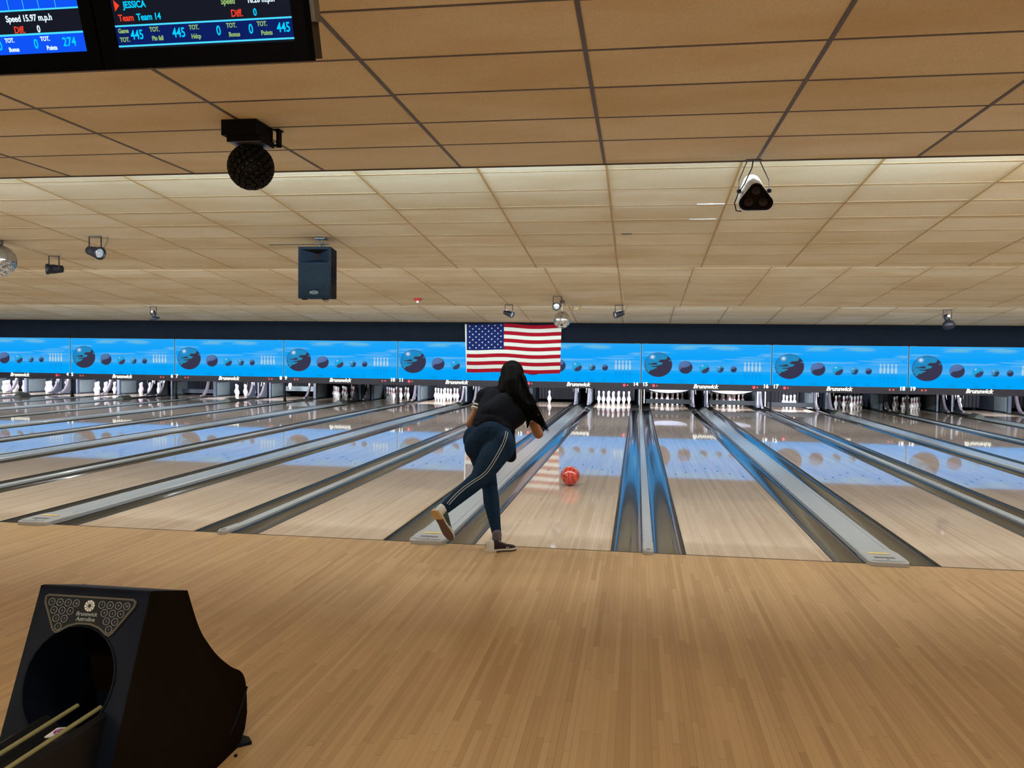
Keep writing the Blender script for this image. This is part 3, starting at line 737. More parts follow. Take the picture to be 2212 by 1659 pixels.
spot(-2.886, 11.50, z3(11.5), (1, -.35, -.35), 'small black spotlight above the flag, left of the mirror ball', .95, nocord=True)
spot(-1.72, 10.38, z3(10.38), (-.1, -1, -.1), 'small spotlight facing the bowlers above the central mirror ball', 1.0, nocord=True)
spot(-.51, 11.5, z3(11.5), (-1, -.5, -.3), 'small black spotlight just right of the central mirror ball', .95)
spot(6.73, 13.49, z4(13.49), (.15, -.3, -1), 'dark round-headed spotlight with pink gel at far right', 1.05, kind='bulb', nocord=True)
t = thing('hanging_reflector', 'small gold half dome hanging beside the central mirror ball', 'reflector', (-1.42, 11.55, z3(11.55)), 0)
part('dome', MB().lathe([(.072, -.06), (.068, -.085), (.045, -.115), (.002, -.128)], 16).mesh('dome', mat('gold_dish', (.62,.50,.26), .25, .7)), t)
part('wire', MB().tube([(-.07, 0, -.06), (-.09, 0, -.001)], .004, 5).tube([(.07, 0, -.06), (.10, 0, -.001)], .004, 5).mesh('wire', M_SPOT), t)
ya = 10.70
t = thing('fire_alarm', 'red round ceiling alarm with white strobe lens', 'fire alarm', (-4.71, ya, z3(ya)), 0)
part('housing', MB().lathe([(.09, .0), (.088, -.02), (.06, -.045), (.03, -.05)], 20).mesh('housing', mat('alarm_red', (.45,.02,.025), .4)), t)
part('strobe_lens', MB().prism([(-.022, -.04), (.022, -.04), (.008, -.088), (-.008, -.088)], -.03, .03, 'y').mesh('strobe_lens', mat('strobe_white', (.9,.9,.92), .3, em=(1,1,1), es=.3)), t)

# ------------------------------------------------------------------ hanging loudspeaker
M_SPK = mat('speaker_plastic', (.006,.010,.017), .6, spec=.06, noise=.15, nscale=30); M_SPS = mat('speaker_side', (.005,.003,.003), .7, spec=.1); M_GRI = mat('speaker_grille', (.005,.009,.013), .6, spec=.06, noise=.3, nscale=160)
ys = 4.12; tl, br_ = at(645, 533, ys), at(714, 645, ys)
sw, sh, sd = br_.x-tl.x, tl.z-br_.z, .34
t = thing('loudspeaker', 'black loudspeaker cabinet hanging from the ceiling left of the flag', 'loudspeaker', ((tl.x+br_.x)/2, ys, (tl.z+br_.z)/2), math.radians(3))
hw, hh = sw/2, sh/2
a = MB(); zt = hh-.02; zm = hh-.155*sh/.69*1.4
# front baffle ring around horn opening, built from prisms so the horn is a real recess
zm = hh*.36
hx, hz0, hz1 = hw*.86, zm+.012, hh-.035
o4 = [(-hw, 0, -hh), (hw, 0, -hh), (hw, 0, hh), (-hw, 0, hh)]
i4 = [(-hx, 0, hz0), (hx, 0, hz0), (hx, 0, hz1), (-hx, 0, hz1)]
th_ = [(-.03, .13, (hz0+hz1)/2-.035), (.03, .13, (hz0+hz1)/2-.035), (.03, .13, (hz0+hz1)/2+.045), (-.03, .13, (hz0+hz1)/2+.045)]
a.add(o4+i4+th_, [(0,1,5,4), (1,2,6,5), (2,3,7,6), (3,0,4,7), (4,5,9,8), (5,6,10,9), (7,4,8,11)], 0); a.add(th_+[i4[3], i4[2]], [(0,1,2,3), (3,2,5,4)], 1)
bw = hw*.86
bk4 = [(-bw, sd, -hh*.96), (bw, sd, -hh*.96), (bw, sd, hh*.96), (-bw, sd, hh*.96)]
a.add(o4+bk4, [(0,4,5,1), (1,5,6,2), (2,6,7,3), (3,7,4,0), (4,7,6,5)], 1)
cab_ = part('cabinet', a.mesh('cabinet', [M_SPK, M_SPS]), t); bevel(cab_, .010, 2, 50)
a = MB(); gz0, gz1 = -hh+.03, zm-.012; cx, cz, cr = 0, (gz0+gz1)/2, hw*.80
a.box(-hw*.93, hw*.93, -.010, .0, gz0, gz1, 0)
rings = 8; vs = []; fs = []
for r in range(rings+1):
    rr = cr*r/rings; yy = -.012-.012*math.sin(PI*min(1, r/rings*1.0))-.006*(1 if r < 3 else 0)
    for j in range(32): vs.append((cx+rr*math.cos(2*PI*j/32), yy, cz+rr*math.sin(2*PI*j/32)*1.0))
for r in range(rings):
    for j in range(32): fs.append((r*32+j, r*32+(j+1) % 32, (r+1)*32+(j+1) % 32, (r+1)*32+j))
a.add(vs, fs, 0, True); part('grille', a.mesh('grille', M_GRI), t)
a = MB(); a.tube([(.055*math.cos(q*PI/12), -.022, -hh+.078+.018*math.sin(q*PI/12)) for q in range(24)], .0028, 5, closed=True); a.box(-.035, .035, -.024, -.018, -hh+.076, -hh+.080)
part('badge', a.mesh('badge', mat('badge_silver', (.45,.5,.45), .3, .5)), t)
a = MB()
for x in (-hw*.7, hw*.55): a.box(x-.03, x+.03, .03, .09, -hh-.012, -hh)
for z in (-hh*.25, hh*.12): a.box(hw*.97, hw+.012, .10, .20, z-.06, z+.06)
a.tube([(hw*.45, .05, -hh), (hw*.5, .05, -hh-.03), (hw*.75, .05, -hh-.03), (hw*.8, .05, -hh)], .004, 5)
part('foot', a.mesh('foot', M_SPS), t)
zc = z2(ys+.15)-(tl.z+br_.z)/2
a = MB(); a.box(-.03, .11, .08, .20, zc-.02, zc+.0)
a.tube([(.01, .14, zc-.01), (-.015, .14, zc-.08), (.0, .14, hh-.02)], .010, 6); a.tube([(.06, .14, zc-.01), (.055, .14, zc-.07), (.03, .14, hh-.02)], .009, 6); a.tube([(.045, .14, zc-.01), (.10, .14, hh-.02)], .010, 6)
a.ball((.05, .13, zc-.085), .017, n=8, k=6); part('hanging_bracket', a.mesh('hanging_bracket', [mat('bracket_metal', (.03,.028,.028), .45, .3)]), t)

# ------------------------------------------------------------------ rotating effect light
t = thing('effect_light', 'black multi-lens effect ball under a dark box on the ceiling', 'effect light', (0,0,0))
a = MB(); a.box(-2.955, -2.70, -.82, -.56, 2.945, 3.048); a.box(-2.925, -2.68, -.80, -.58, 2.905, 2.945)
part('housing', a.mesh('housing', mat('fx_black', (.003,.0025,.0025), .7, spec=.1)), t)
a = MB(); a.box(-2.92, -2.685, -.795, -.585, 2.902, 2.906); part('bottom_plate', a.mesh('bottom_plate', mat('fx_plate', (.13,.15,.19), .3, .3)), t)
a = MB(); a.box(-2.70, -2.660, -.56, -.50, 2.93, 2.94); a.box(-2.675, -2.660, -.56, -.50, 2.93, 3.048); a.box(-2.70, -2.65, -.56, -.49, 3.04, 3.048)
part('bracket', a.mesh('bracket', mat('fx_black')), t)
fc = at(542, 361, -.66); a = MB(); r = .150
a.ball(fc, r*.93, n=28, k=18)
ga = PI*(3-math.sqrt(5)); NL = 150
for i in range(NL):
    z = 1-2*(i+.5)/NL; q = math.sqrt(1-z*z); d = Vector((q*math.cos(ga*i), q*math.sin(ga*i), z))
    M = Matrix.Translation(fc) @ d.to_track_quat('Z', 'Y').to_matrix().to_4x4()
    a.lathe([(.0175, r*.88), (.0180, r*1.065), (.0135, r*1.065), (.0135, r*.98)], 10, 0, M); a.lathe([(.0135, r*.97), (.008, r*.995), (.0005, r*1.005)], 10, 1, M)
a.lathe([(.055, fc.z+r*.9), (.055, 2.90)], 14, 0, Matrix.Translation((fc.x, fc.y, 0)))
part('lens_ball', a.mesh('lens_ball', [mat('fx_ball', (.006,.005,.004), .5, spec=.2), mat('fx_lens', (.05,.045,.04), .08, .2)]), t)

# ------------------------------------------------------------------ triangular par light at the ceiling lip
p0 = at(1633, 392, .60); t = thing('stage_light', 'silver stage light with dark triangular face hanging from the ceiling edge', 'stage light', (0,0,0))
def tri(cx, cz, w, h, rr, n=8, up=.0):
    base = [(cx, cz+h*.55), (cx-w/2, cz-h*.45), (cx+w/2, cz-h*.45)]; out = []
    c = [(base[0][0], base[0][1]-rr*1.15), (base[1][0]+rr*.9, base[1][1]+rr), (base[2][0]-rr*.9, base[2][1]+rr)]
    ang = [(150, 30), (270, 150), (390, 270)]
    for (x, z), (a0, a1) in ((c[0], (30, 150)), (c[1], (150, 270)), (c[2], (270, 390))):
        for q in range(n+1): a_ = math.radians(a0+(a1-a0)*q/n); out.append((x+rr*math.cos(a_), z+rr*math.sin(a_)))
    return out
face = at(1633, 427, .45); wF = .245; hF = .215
# the body runs back and up from the face
sec = []
for s_i, (dy, dz, w, h, rr) in enumerate([(0, 0, 1, 1, .055), (.02, .004, 1.04, 1.05, .06), (.10, .035, .98, 1.06, .07), (.20, .085, .80, 1.0, .075), (.27, .145, .60, .85, .07), (.31, .185, .28, .45, .03)]):
    sec.append([(x, face.y+dy, z+dz) for x, z in tri(face.x, face.z, wF*w, hF*h, rr)])
a = MB(); n = len(sec[0]); vs = [p for s_ in sec for p in s_]
fs = [(k*n+j, k*n+(j+1) % n, (k+1)*n+(j+1) % n, (k+1)*n+j) for k in range(len(sec)-1) for j in range(n)]; fs.append(tuple(range((len(sec)-1)*n, len(sec)*n)))
a.add(vs, fs, 0, True); part('shell', a.mesh('shell', mat('stage_silver', (.55,.60,.68), .3, .3)), t)
a = MB(); f2 = tri(face.x, face.z, wF*1.0, hF*1.0, .055); f3 = tri(face.x, face.z, wF*.88, hF*.86, .045)
vs = [(x, face.y-.012, z) for x, z in f2]+[(x, face.y-.012, z) for x, z in f3]+[(x, face.y+.01, z) for x, z in f3]+[(x, face.y+.004, z) for x, z in f2]
fs = [(j, (j+1) % n, n+(j+1) % n, n+j) for j in range(n)]+[(n+j, n+(j+1) % n, 2*n+(j+1) % n, 2*n+j) for j in range(n)]+[(3*n+j, 3*n+(j+1) % n, (j+1) % n, j) for j in range(n)]+[tuple(range(2*n, 3*n))]
a.add(vs, fs, 0)
for dx, dz in ((0, .055), (-.055, -.035), (.055, -.035)): a.lathe([(.045, 0), (.030, .004), (.001, .008)], 16, 1, Matrix.Translation((face.x+dx, face.y-.001, face.z+dz)) @ Matrix.Rotation(PI/2, 4, 'X'))
part('front_face', a.mesh('front_face', [mat('stage_dark', (.006,.003,.002), .6, spec=.1), mat('stage_cell', (.016,.008,.005), .4, spec=.15)]), t)
a = MB(); tp = (face.x+.012, .742, 3.04)
kL, kR = (face.x-.115, face.y+.12, face.z+.075), (face.x+.115, face.y+.12, face.z+.075)
a.tube([kL, (face.x-.112, .62, face.z+.165), (tp[0]-.048, .735, 3.045), (tp[0]+.048, .735, 3.045), (face.x+.118, .62, face.z+.165), kR], .0045, 6)
a.box(tp[0]-.06, tp[0]+.06, .70, .742, 3.036, 3.049); part('yoke', a.mesh('yoke', mat('yoke_steel', (.10,.10,.11), .4, .5)), t)
a = MB()
for q in (kL, kR): a.lathe([(.014, -.016), (.018, 0), (.014, .016)], 10, 0, Matrix.Translation(q) @ Matrix.Rotation(PI/2, 4, 'Y'))
part('knob', a.mesh('knob', M_SPOT), t)
a = MB(); a.tube([(tp[0]-.004, .72, 3.046), (tp[0]-.02, .66, 2.97), (face.x-.075, .56, face.z+.13), (face.x-.125, .52, face.z+.05), (face.x-.155, .50, face.z-.03), (face.x-.140, .50, face.z-.09), (face.x-.10, .50, face.z-.095)], .005, 6)
part('power_cord', a.mesh('power_cord', M_SPOT), t)

# ------------------------------------------------------------------ score monitors (tilted down towards the bowlers)
YB = -3.5; TILT = math.radians(19)
zb = at(470, 97, YB).z
sx0, sx1 = at(257, 72, YB).x, at(638, 42, YB).x; SWd = sx1-sx0
def em(name, c, s=1.0): return mat(name, tuple(x*.02 for x in c), .6, spec=.03, em=c, es=s)
E_BL = em('screen_blue', (.003,.09,.95), .9); E_NV = em('screen_navy', (.002,.012,.12), .9); E_DK = em('screen_dark', (.010,.014,.028), .6)
E_CY = em('screen_cyan', (.06,.62,1.0), 1.1); E_TX = em('screen_text_cyan', (.0,.55,.95), 1.1); E_WH = em('screen_text_white', (.72,.88,1.0), 1.1); E_RD = em('screen_text_red', (.85,.05,.02), 1.0); E_GR = em('screen_text_green', (.30,.50,.16), .9)
def monitor(xl, label, blue, items, lines):
    """xl = screen's left edge; local frame: x right, z up the tilted glass, y into the cabinet"""
    t = thing('score_monitor', label, 'monitor', (xl, YB, zb), 0, 'overhead score monitors'); t.rotation_euler = (TILT, 0, 0)
    w, h = SWd, SWd*.62; bl, bt = .062*SWd/.64, .05
    a = MB(); a.box(-bl, 0, -.006, .05, -.062, h+bt); a.box(w, w+bl*.72, -.006, .05, -.062, h+bt); a.box(0, w, -.006, .05, -.062, 0); a.box(0, w, -.006, .05, h, h+bt)
    part('bezel', a.mesh('bezel', mat('bezel_black', (.0015,.0012,.0012), .8, spec=.02)), t)
    a = MB(); a.box(-bl, w+bl*.72, .05, .115, -.055, h+bt); part('cabinet', a.mesh('cabinet', mat('cabinet_brown', (.035,.025,.014), .7, spec=.1)), t)
    a = MB(); a.box(0, w, .004, .012, 0, h, 0)
    for (u0, u1, v0, v1, mi) in blue: a.box(u0*w, u1*w, .0025, .004, v0*h, v1*h, mi)
    scn = part('screen', a.mesh('screen', [E_DK, E_BL, E_NV, E_CY]), t)
    for s, u, v, size, m, bold, sx in items:
        part('screen_text', text_me(s, size*h*.92, m, .0006, 0, .0004), scn, (u*w, .0005, v*h), (PI/2, 0, 0), scale=(sx, 1, 1))
    a = MB(); a.box(w*.2, w*.3, .115, .16, h*.3, h+.25); a.box(w*.7, w*.8, .115, .16, h*.3, h+.25)
    part('mounting_arm', a.mesh('mounting_arm', mat('mount_grey', (.20,.17,.14), .5)), t)
    return t
# right screen: v measured from the bottom edge of the glass
lay_r = [(0, 1, .03, .18, 2), (0, 1, .018, .032, 3), (0, 1, .178, .192, 3), (0, 1, .40, .41, 3)]
it_r = [('Game', .045, .145, .055, E_GR, 0, .8), ('TOT.', .045, .075, .055, E_GR, 0, .8), ('445', .12, .108, .115, E_TX, 0, .75), ('TOT.', .225, .145, .055, E_GR, 0, .8), ('Pin fall', .235, .075, .055, E_GR, 0, .8), ('445', .36, .108, .115, E_TX, 0, .75),
        ('TOT.', .45, .145, .055, E_GR, 0, .8), ('Hdcp', .455, .075, .055, E_GR, 0, .8), ('0', .585, .108, .115, E_TX, 0, .75), ('TOT.', .66, .145, .055, E_GR, 0, .8), ('Bonus', .67, .075, .055, E_GR, 0, .8), ('0', .765, .108, .115, E_TX, 0, .75), ('TOT.', .83, .145, .055, E_GR, 0, .8), ('Points', .85, .075, .055, E_GR, 0, .8), ('445', .945, .108, .115, E_TX, 0, .75),
        ('JESSICA', .135, .345, .080, E_TX, 0, .85), ('Team', .075, .245, .080, E_RD, 0, .85), ('Team 14', .205, .245, .080, E_TX, 0, .85), ('Diff.', .70, .235, .085, E_RD, 0, .8), ('0', .80, .235, .085, E_TX, 0, .8), ('Speed', .66, .33, .07, E_GR, 0, .8), ('16.20 m.p.h', .84, .33, .07, E_WH, 0, .8)]
mr = monitor(sx0, 'right overhead score monitor showing the name of the second team', lay_r, it_r, None)
a = MB(); a.add([(.02*SWd, 0, .30*SWd*.62), (.05*SWd, 0, .345*SWd*.62), (.02*SWd, 0, .39*SWd*.62)], [(0,1,2)])
part('turn_arrow', a.mesh('turn_arrow', E_RD), mr)
a = MB(); a.box(SWd+.045, SWd+.060, .05, .10, .06, .40); part('side_bracket', a.mesh('side_bracket', mat('bracket_tan', (.07,.055,.035), .6)), mr)
xl = at(190, 68, YB).x-SWd
lay_l = [(0, 1, .0, .15, 1), (0, 1, .15, .166, 3), (0, 1, .345, .358, 3), (0, 1, .358, 1.0, 1)]+[(u, u+.004, .36, .50, 3) for u in (.40,.49,.58,.67,.76,.86)]
it_l = [('274', .90, .080, .11, E_TX, 0, .85), ('TOT.', .76, .115, .055, E_WH, 0, .8), ('Points', .79, .040, .055, E_WH, 0, .8), ('0', .70, .075, .12, E_TX, 0, .75), ('TOT.', .545, .115, .055, E_WH, 0, .8), ('Bonus', .56, .04, .055, E_WH, 0, .8), ('0', .48, .075, .12, E_TX, 0, .75), ('Hdcp', .36, .04, .055, E_WH, 0, .8),
        ('Speed 15.97 m.p.h', .69, .285, .080, E_WH, 0, .82), ('Diff.', .62, .195, .085, E_RD, 0, .8), ('0', .735, .195, .085, E_WH, 0, .8)]
monitor(xl, 'left overhead score monitor with blue score grid reading Speed 15.97', lay_l, it_l, None)

# ------------------------------------------------------------------ ball return
M_BR = mat('return_black', (.0035,.005,.010), .42, spec=.07, noise=.3, nscale=14, bump=.15); M_BRS = mat('return_side', (.006,.0032,.0012), .75, spec=.03, noise=.15, nscale=6)
bx0, bx1 = -1.905, -1.54
t = thing('ball_return', 'black ball return hood with round opening in the left foreground', 'ball return', (0, 0, 0))
side = [(-3.88, .738), (-3.862, .736), (-3.675, .684), (-3.658, .66), (-3.655, .64), (-3.62, .567), (-3.585, .51), (-3.545, .463), (-3.50, .415), (-3.45, .371), (-3.38, .318), (-3.32, .282), (-3.285, .245), (-3.268, .19), (-3.262, .10), (-3.28, .045), (-3.33, .0), (-4.20, .0), (-4.12, .18)]
def smooth_run(p, n=4):
    out = []
    for i in range(len(p)-1):
        a_, b_, c_, d_ = (Vector(p[max(0, i-1)]), Vector(p[i]), Vector(p[i+1]), Vector(p[min(len(p)-1, i+2)]))
        for q in range(n):
            t_ = q/n; out.append(tuple(.5*((2*b_)+(c_-a_)*t_+(2*a_-5*b_+4*c_-d_)*t_*t_+(3*b_-a_-3*c_+d_)*t_**3)))
    return out+[p[-1]]
side = side[:3]+smooth_run(side[4:15])+side[15:]
a = MB(); a.prism(side, bx0, bx1, 'x', 0)
hood = part('hood', a.mesh('hood', [M_BRS, M_BR]), t); bevel(hood, .016, 3, 25)
fv = Vector((0, -.397, -.918)); fo = Vector((-1.7225, -3.88, .738)); fn = Vector((0, -.918, .397))   # face frame: u=x, s down the face
def fp(u, s, d=0): return fo+Vector((u, 0, 0))+fv*s+fn*d
bake(hood)
for p in hood.data.polygons:      # the smooth moulded front is glossier than the sides
    if p.normal.dot(fn) > .8 or p.normal.z > .6: p.material_index = 1
# oval mouth
ov = []
for q in range(28):
    a_ = 2*PI*q/28; u = -.012+.143*math.cos(a_); s = .262-(.152 if math.sin(a_) > 0 else .17)*math.sin(a_)
    ov.append((u, s))
cut = MB(); n = len(ov); cut.add([fp(u, s, .05) for u, s in ov]+[fp(u*.9, s*.96+.01, -.34)-Vector((0, 0, 0)) for u, s in ov], [tuple(range(n)), tuple(range(n, 2*n))]+[(j, (j+1) % n, n+(j+1) % n, n+j) for j in range(n)])
co = cut.build('cutter', M_BR); md = hood.modifiers.new('cut', 'BOOLEAN'); md.object = co; md.operation = 'DIFFERENCE'; md.solver = 'EXACT'
bake(hood); bpy.data.objects.remove(co)
hood.data.set_sharp_from_angle(angle=math.radians(32))
rim = MB(); rim.tube([fp(u, s, .001) for u, s in ov], .0035, 6, closed=True); part('mouth_rim', rim.mesh('mouth_rim', M_BR), t)
# badge
bo = [(-.150,.030),(-.140,.024),(.140,.024),(.152,.032),(.150,.048),(.098,.128),(.088,.136),(.078,.134),(.050,.116),(.020,.107),(-.020,.107),(-.050,.116),(-.078,.134),(-.088,.136),(-.100,.128),(-.148,.050)]
bo = [(u-.004, s) for u, s in bo]
def inset(pl, k):
    c = (sum(u for u, _ in pl)/len(pl), .066); out = []
    n = len(pl)
    for i in range(n):
        a_, b_, c_ = Vector(pl[i-1]), Vector(pl[i]), Vector(pl[(i+1) % n]); d1 = (b_-a_).normalized(); d2 = (c_-b_).normalized()
        nn = (Vector((-d1.y, d1.x))+Vector((-d2.y, d2.x))).normalized(); out.append(tuple(b_+nn*k))
    return out
bi = inset(bo, .006)
a = MB(); n = len(bo); a.add([fp(u, s, .0) for u, s in bo]+[fp(u, s, .006) for u, s in bo]+[fp(u, s, .006) for u, s in bi]+[fp(u, s, .004) for u, s in bi],
    [(j, (j+1) % n, n+(j+1) % n, n+j) for j in range(n)]+[(n+j, n+(j+1) % n, 2*n+(j+1) % n, 2*n+j) for j in range(n)]+[(2*n+j, 2*n+(j+1) % n, 3*n+(j+1) % n, 3*n+j) for j in range(n)], 0)
bpl = bmesh.new(); vv = [bpl.verts.new(fp(u, s, .004)) for u, s in bi]; bpl.faces.new(vv); bmesh.ops.triangulate(bpl, faces=bpl.faces)
a.add([tuple(v.co) for v in bpl.verts], [tuple(v.index for v in f.verts) for f in (bpl.verts.index_update() or bpl.faces)], 1); bpl.free()
badge = part('badge_plate', a.mesh('badge_plate', [mat('badge_rim', (.075,.068,.055), .6, spec=.1), mat('badge_face', (.012,.0125,.014), .6, spec=.1)]), t)
M_BG = mat('badge_print', (.20,.21,.21), .6, spec=.1); M_BL2 = mat('badge_logo', (.50,.50,.44), .5)
RB = Matrix((Vector((1, 0, 0)), -fv, fn)).transposed().to_4x4()
a = MB()
for sgn in (-1, 1):
    for r in range(4):
        for c in range(4-r):
            u = sgn*(.124-(.0272*c+.0136*r)) - .004; s = .047+.0232*r
            a.tube([fp(u+.0102*math.cos(q*PI/10), s+.0102*math.sin(q*PI/10), .0048) for q in range(20)], .0011, 4, closed=True)
part('ball_symbol', a.mesh('ball_symbol', M_BG), badge)
digs = ['7','8','9','10','4','5','6','2','3','1']
for sgn in (-1, 1):
    q = 0
    for r in range(4):
        for c in range(4-r):
            u = -.128+.0272*c+.0136*r if sgn < 0 else .120-.0272*(3-r-c)-.0136*r
            o = bpy.data.objects.new('symbol_number', text_me(digs[q], .010, M_BG, 0, 0, .0003)); COL.objects.link(o); o.parent = badge; q += 1
            M = RB.copy(); M.translation = fp(u, .047+.0232*r, .0048); o.matrix_local = M
a = MB(); a.add([fp(-.001+.0165*math.cos(q*PI/12), .052+.0165*math.sin(q*PI/12), .0050) for q in range(24)], [tuple(range(24))], 0)
for q in range(5):
    d = Vector((math.cos(q*PI/5+.2), math.sin(q*PI/5+.2))); e = Vector((-d.y, d.x))*.0009
    a.add([fp(-.001+d.x*.0165+e.x, .052+d.y*.0165+e.y, .0054), fp(-.001+d.x*.0165-e.x, .052+d.y*.0165-e.y, .0054), fp(-.001-d.x*.0165-e.x, .052-d.y*.0165-e.y, .0054), fp(-.001-d.x*.0165+e.x, .052-d.y*.0165+e.y, .0054)], [(0,1,2,3)], 1)
part('round_emblem', a.mesh('round_emblem', [M_BL2, mat('badge_face')]), badge)
for s, sv in (('Brunswick', .0775), ('Astroline', .0925)):
    o = bpy.data.objects.new('badge_lettering', text_me(s, .0165, M_BG, .0004, .12, .0003)); COL.objects.link(o); o.parent = badge
    M = RB.copy(); M.translation = fp(-.004, sv-.001, .0048); o.matrix_local = M
# tray, rails and pieces that run back towards the players
ty0, ty1 = -5.45, -4.02; tz = .405
a = MB(); pr = [(-1.79, .20), (-1.79, .40), (-1.775, .405), (-1.76, .395), (-1.735, .375), (-1.70, .37), (-1.65, .385), (-1.615, .418), (-1.60, .428), (-1.59, .415), (-1.585, .20)]
a.prism(pr, ty0, ty1, 'y', 0, False); part('ball_tray', a.mesh('ball_tray', mat('tray_black', (.004,.004,.005), .5, spec=.2)), t)
M_RAIL = mat('rail_olive', (.20,.18,.08), .35)
for rx in (-1.695, -1.622):
    a = MB(); a.tube([(rx, ty0, .428), (rx, -4.0, .430)], .0065, 8); part('rail', a.mesh('rail', M_RAIL), t)
a = MB(); a.box(-1.67, -1.645, -4.075, -4.03, .386, .3865); 
sp = [(-1.712,-4.115),(-1.674,-4.10),(-1.677,-4.045),(-1.715,-4.06)]
sp = [(x-.018, y+.024) for x, y in sp]; a = MB(); a.add([(x, y, .3775) for x, y in sp]+[(x, y, .3735) for x, y in sp], [(0,1,2,3), (0,4,5,1), (1,5,6,2), (2,6,7,3), (3,7,4,0)], 0)
a.tube([(-1.712+.012*math.cos(q*PI/8), -4.056+.015*math.sin(q*PI/8), .378) for q in range(16)], .0016, 4, 1, closed=True); a.tube([(-1.720, -4.066, .378), (-1.704, -4.046, .378)], .003, 4, 1)
part('warning_sticker', a.mesh('warning_sticker', [mat('sticker_white', (.75,.72,.75), .5), mat('sticker_purple', (.25,.03,.22), .5)]), t)
a = MB()
for y in (-5.2, -4.6): a.box(-1.80, -1.66, y-.05, y+.05, 0, .22)
part('tray_leg', a.mesh('tray_leg', M_BRS), t)
a = MB(); a.prism([(-1.56, -3.36), (-1.50, -3.305), (-1.53, -3.27), (-1.58, -3.26)], 0, .012, 'z'); a.lathe([(.007, 0), (.006, .006)], 8, 0, Matrix.Translation((-1.515, -3.40, 0)))
part('foot_plate', a.mesh('foot_plate', M_BR), t)
a = MB(); a.tube([(bx1+.001, -3.265, .20), (bx1+.001, -3.30, .155), (bx1+.001, -3.36, .10), (bx1+.001, -3.40, .075)], .004, 6); part('moulding_line', a.mesh('moulding_line', M_BR), t)
a = MB()   # pieces inside the mouth
a.prism([(-3.80, .50), (-3.74, .50), (-3.70, .40), (-3.78, .38)], -1.80, -1.70, 'x'); part('lift_paddle', a.mesh('lift_paddle', M_BRS), t)

# ------------------------------------------------------------------ the bowler
def sdf_mesh(mb, name, m, vox, smooth=6, dec=None):
    o = mb.build(name, m); r = o.modifiers.new('r', 'REMESH'); r.mode = 'VOXEL'; r.voxel_size = vox; r.use_smooth_shade = True
    s = o.modifiers.new('s', 'SMOOTH'); s.factor = .5; s.iterations = smooth
    if dec: d = o.modifiers.new('d', 'DECIMATE'); d.ratio = dec
    bake(o); me = o.data; bpy.data.objects.remove(o)
    me.materials.clear(); me.materials.append(m); me.polygons.foreach_set('use_smooth', [True]*len(me.polygons)); return me
A3 = at
hipC = A3(1061, 944, -.08); hipL = A3(1032, 948, -.02); hipR = A3(1083, 955, -.12)
kneL = A3(1058, 1052, .06); ankL = A3(1074, 1160, -.14)
kneR = A3(1036, 1033, -.36); ankR = A3(955, 1103, -.62)
wst = A3(1066, 912, .02); chst = A3(1090, 880, .17); nk0 = A3(1105, 848, .27); nk1 = A3(1108, 830, .32)
shL = A3(1049, 858, .20); shR = A3(1133, 864, .24)
elL = A3(1016, 916, .10); haL = A3(1052, 925, .32)
elR = A3(1163, 937, .22); haR = A3(1150, 912, .47)
head = A3(1107, 812, .36)
PX = bpy.data.objects.new('person', None); COL.objects.link(PX); PX.location = (ankL.x, ankL.y, 0)
tag(PX, 'woman with long black hair in dark shirt and blue jeans bowling, one leg trailing', 'person')
def pp_(name, me, parent=PX, label=None):
    o = bpy.data.objects.new(name, me); COL.objects.link(o); o.parent = parent
    if parent is PX: o.matrix_parent_inverse = Matrix.Translation(-PX.location)
    if label: o['label'] = label
    return o
def hand(mb, wrist, fwd, palm_n, side=1):
    """palm + five bent fingers; fwd = finger direction, palm_n = palm normal"""
    f_ = Vector(fwd).normalized(); n_ = (Vector(palm_n)-f_*Vector(palm_n).dot(f_)).normalized(); s_ = f_.cross(n_)*side
    pc = wrist+f_*.045
    for q in (-.026, -.009, .009, .026): mb.capsule(wrist+f_*.012+s_*q*.7, .014, wrist+f_*.082+s_*q, .012, 10)
    for q, L_ in ((-.030, .062), (-.010, .074), (.010, .078), (.030, .070)):
        b0 = wrist+f_*.085+s_*q; b1 = b0+(f_*.88+n_*.30).normalized()*L_*.45; b2 = b1+(f_*.6+n_*.8).normalized()*L_*.32; b3 = b2+(f_*.2+n_*1).normalized()*L_*.26
        mb.capsule(b0, .0088, b1, .0082, 8); mb.capsule(b1, .0082, b2, .0075, 8); mb.capsule(b2, .0075, b3, .0066, 8)
    t0 = wrist+f_*.025+s_*.028; t1 = t0+(f_*.6+s_*.8+n_*.3).normalized()*.036; t2 = t1+(f_*.9+s_*.3+n_*.5).normalized()*.030
    mb.capsule(t0, .0125, t1, .0098, 8); mb.capsule(t1, .0098, t2, .0078, 8)
M_SKIN = mat('skin_brown', (.26,.105,.045), .5, spec=.3, noise=.06, nscale=12)
bd_ = MB()
bd_.ball(hipC, (.140, .10, .10)); bd_.capsule(hipC, .10, wst, .085); bd_.capsule(wst, .085, chst, .09); bd_.capsule(chst, .09, nk0, .05)
bd_.capsule(shL, .05, nk0, .05); bd_.capsule(shR, .05, nk0, .05); bd_.capsule(nk0, .050, nk1, .046); bd_.capsule(nk1, .046, head, .050)
bd_.capsule(hipL, .085, kneL, .055); bd_.capsule(kneL, .052, ankL, .033); bd_.capsule(hipR, .085, kneR, .058); bd_.capsule(kneR, .055, ankR, .034)
bd_.capsule(shL, .048, elL, .036); bd_.capsule(elL, .036, haL, .024); bd_.capsule(shR, .048, elR, .040); bd_.capsule(elR, .040, haR, .025)
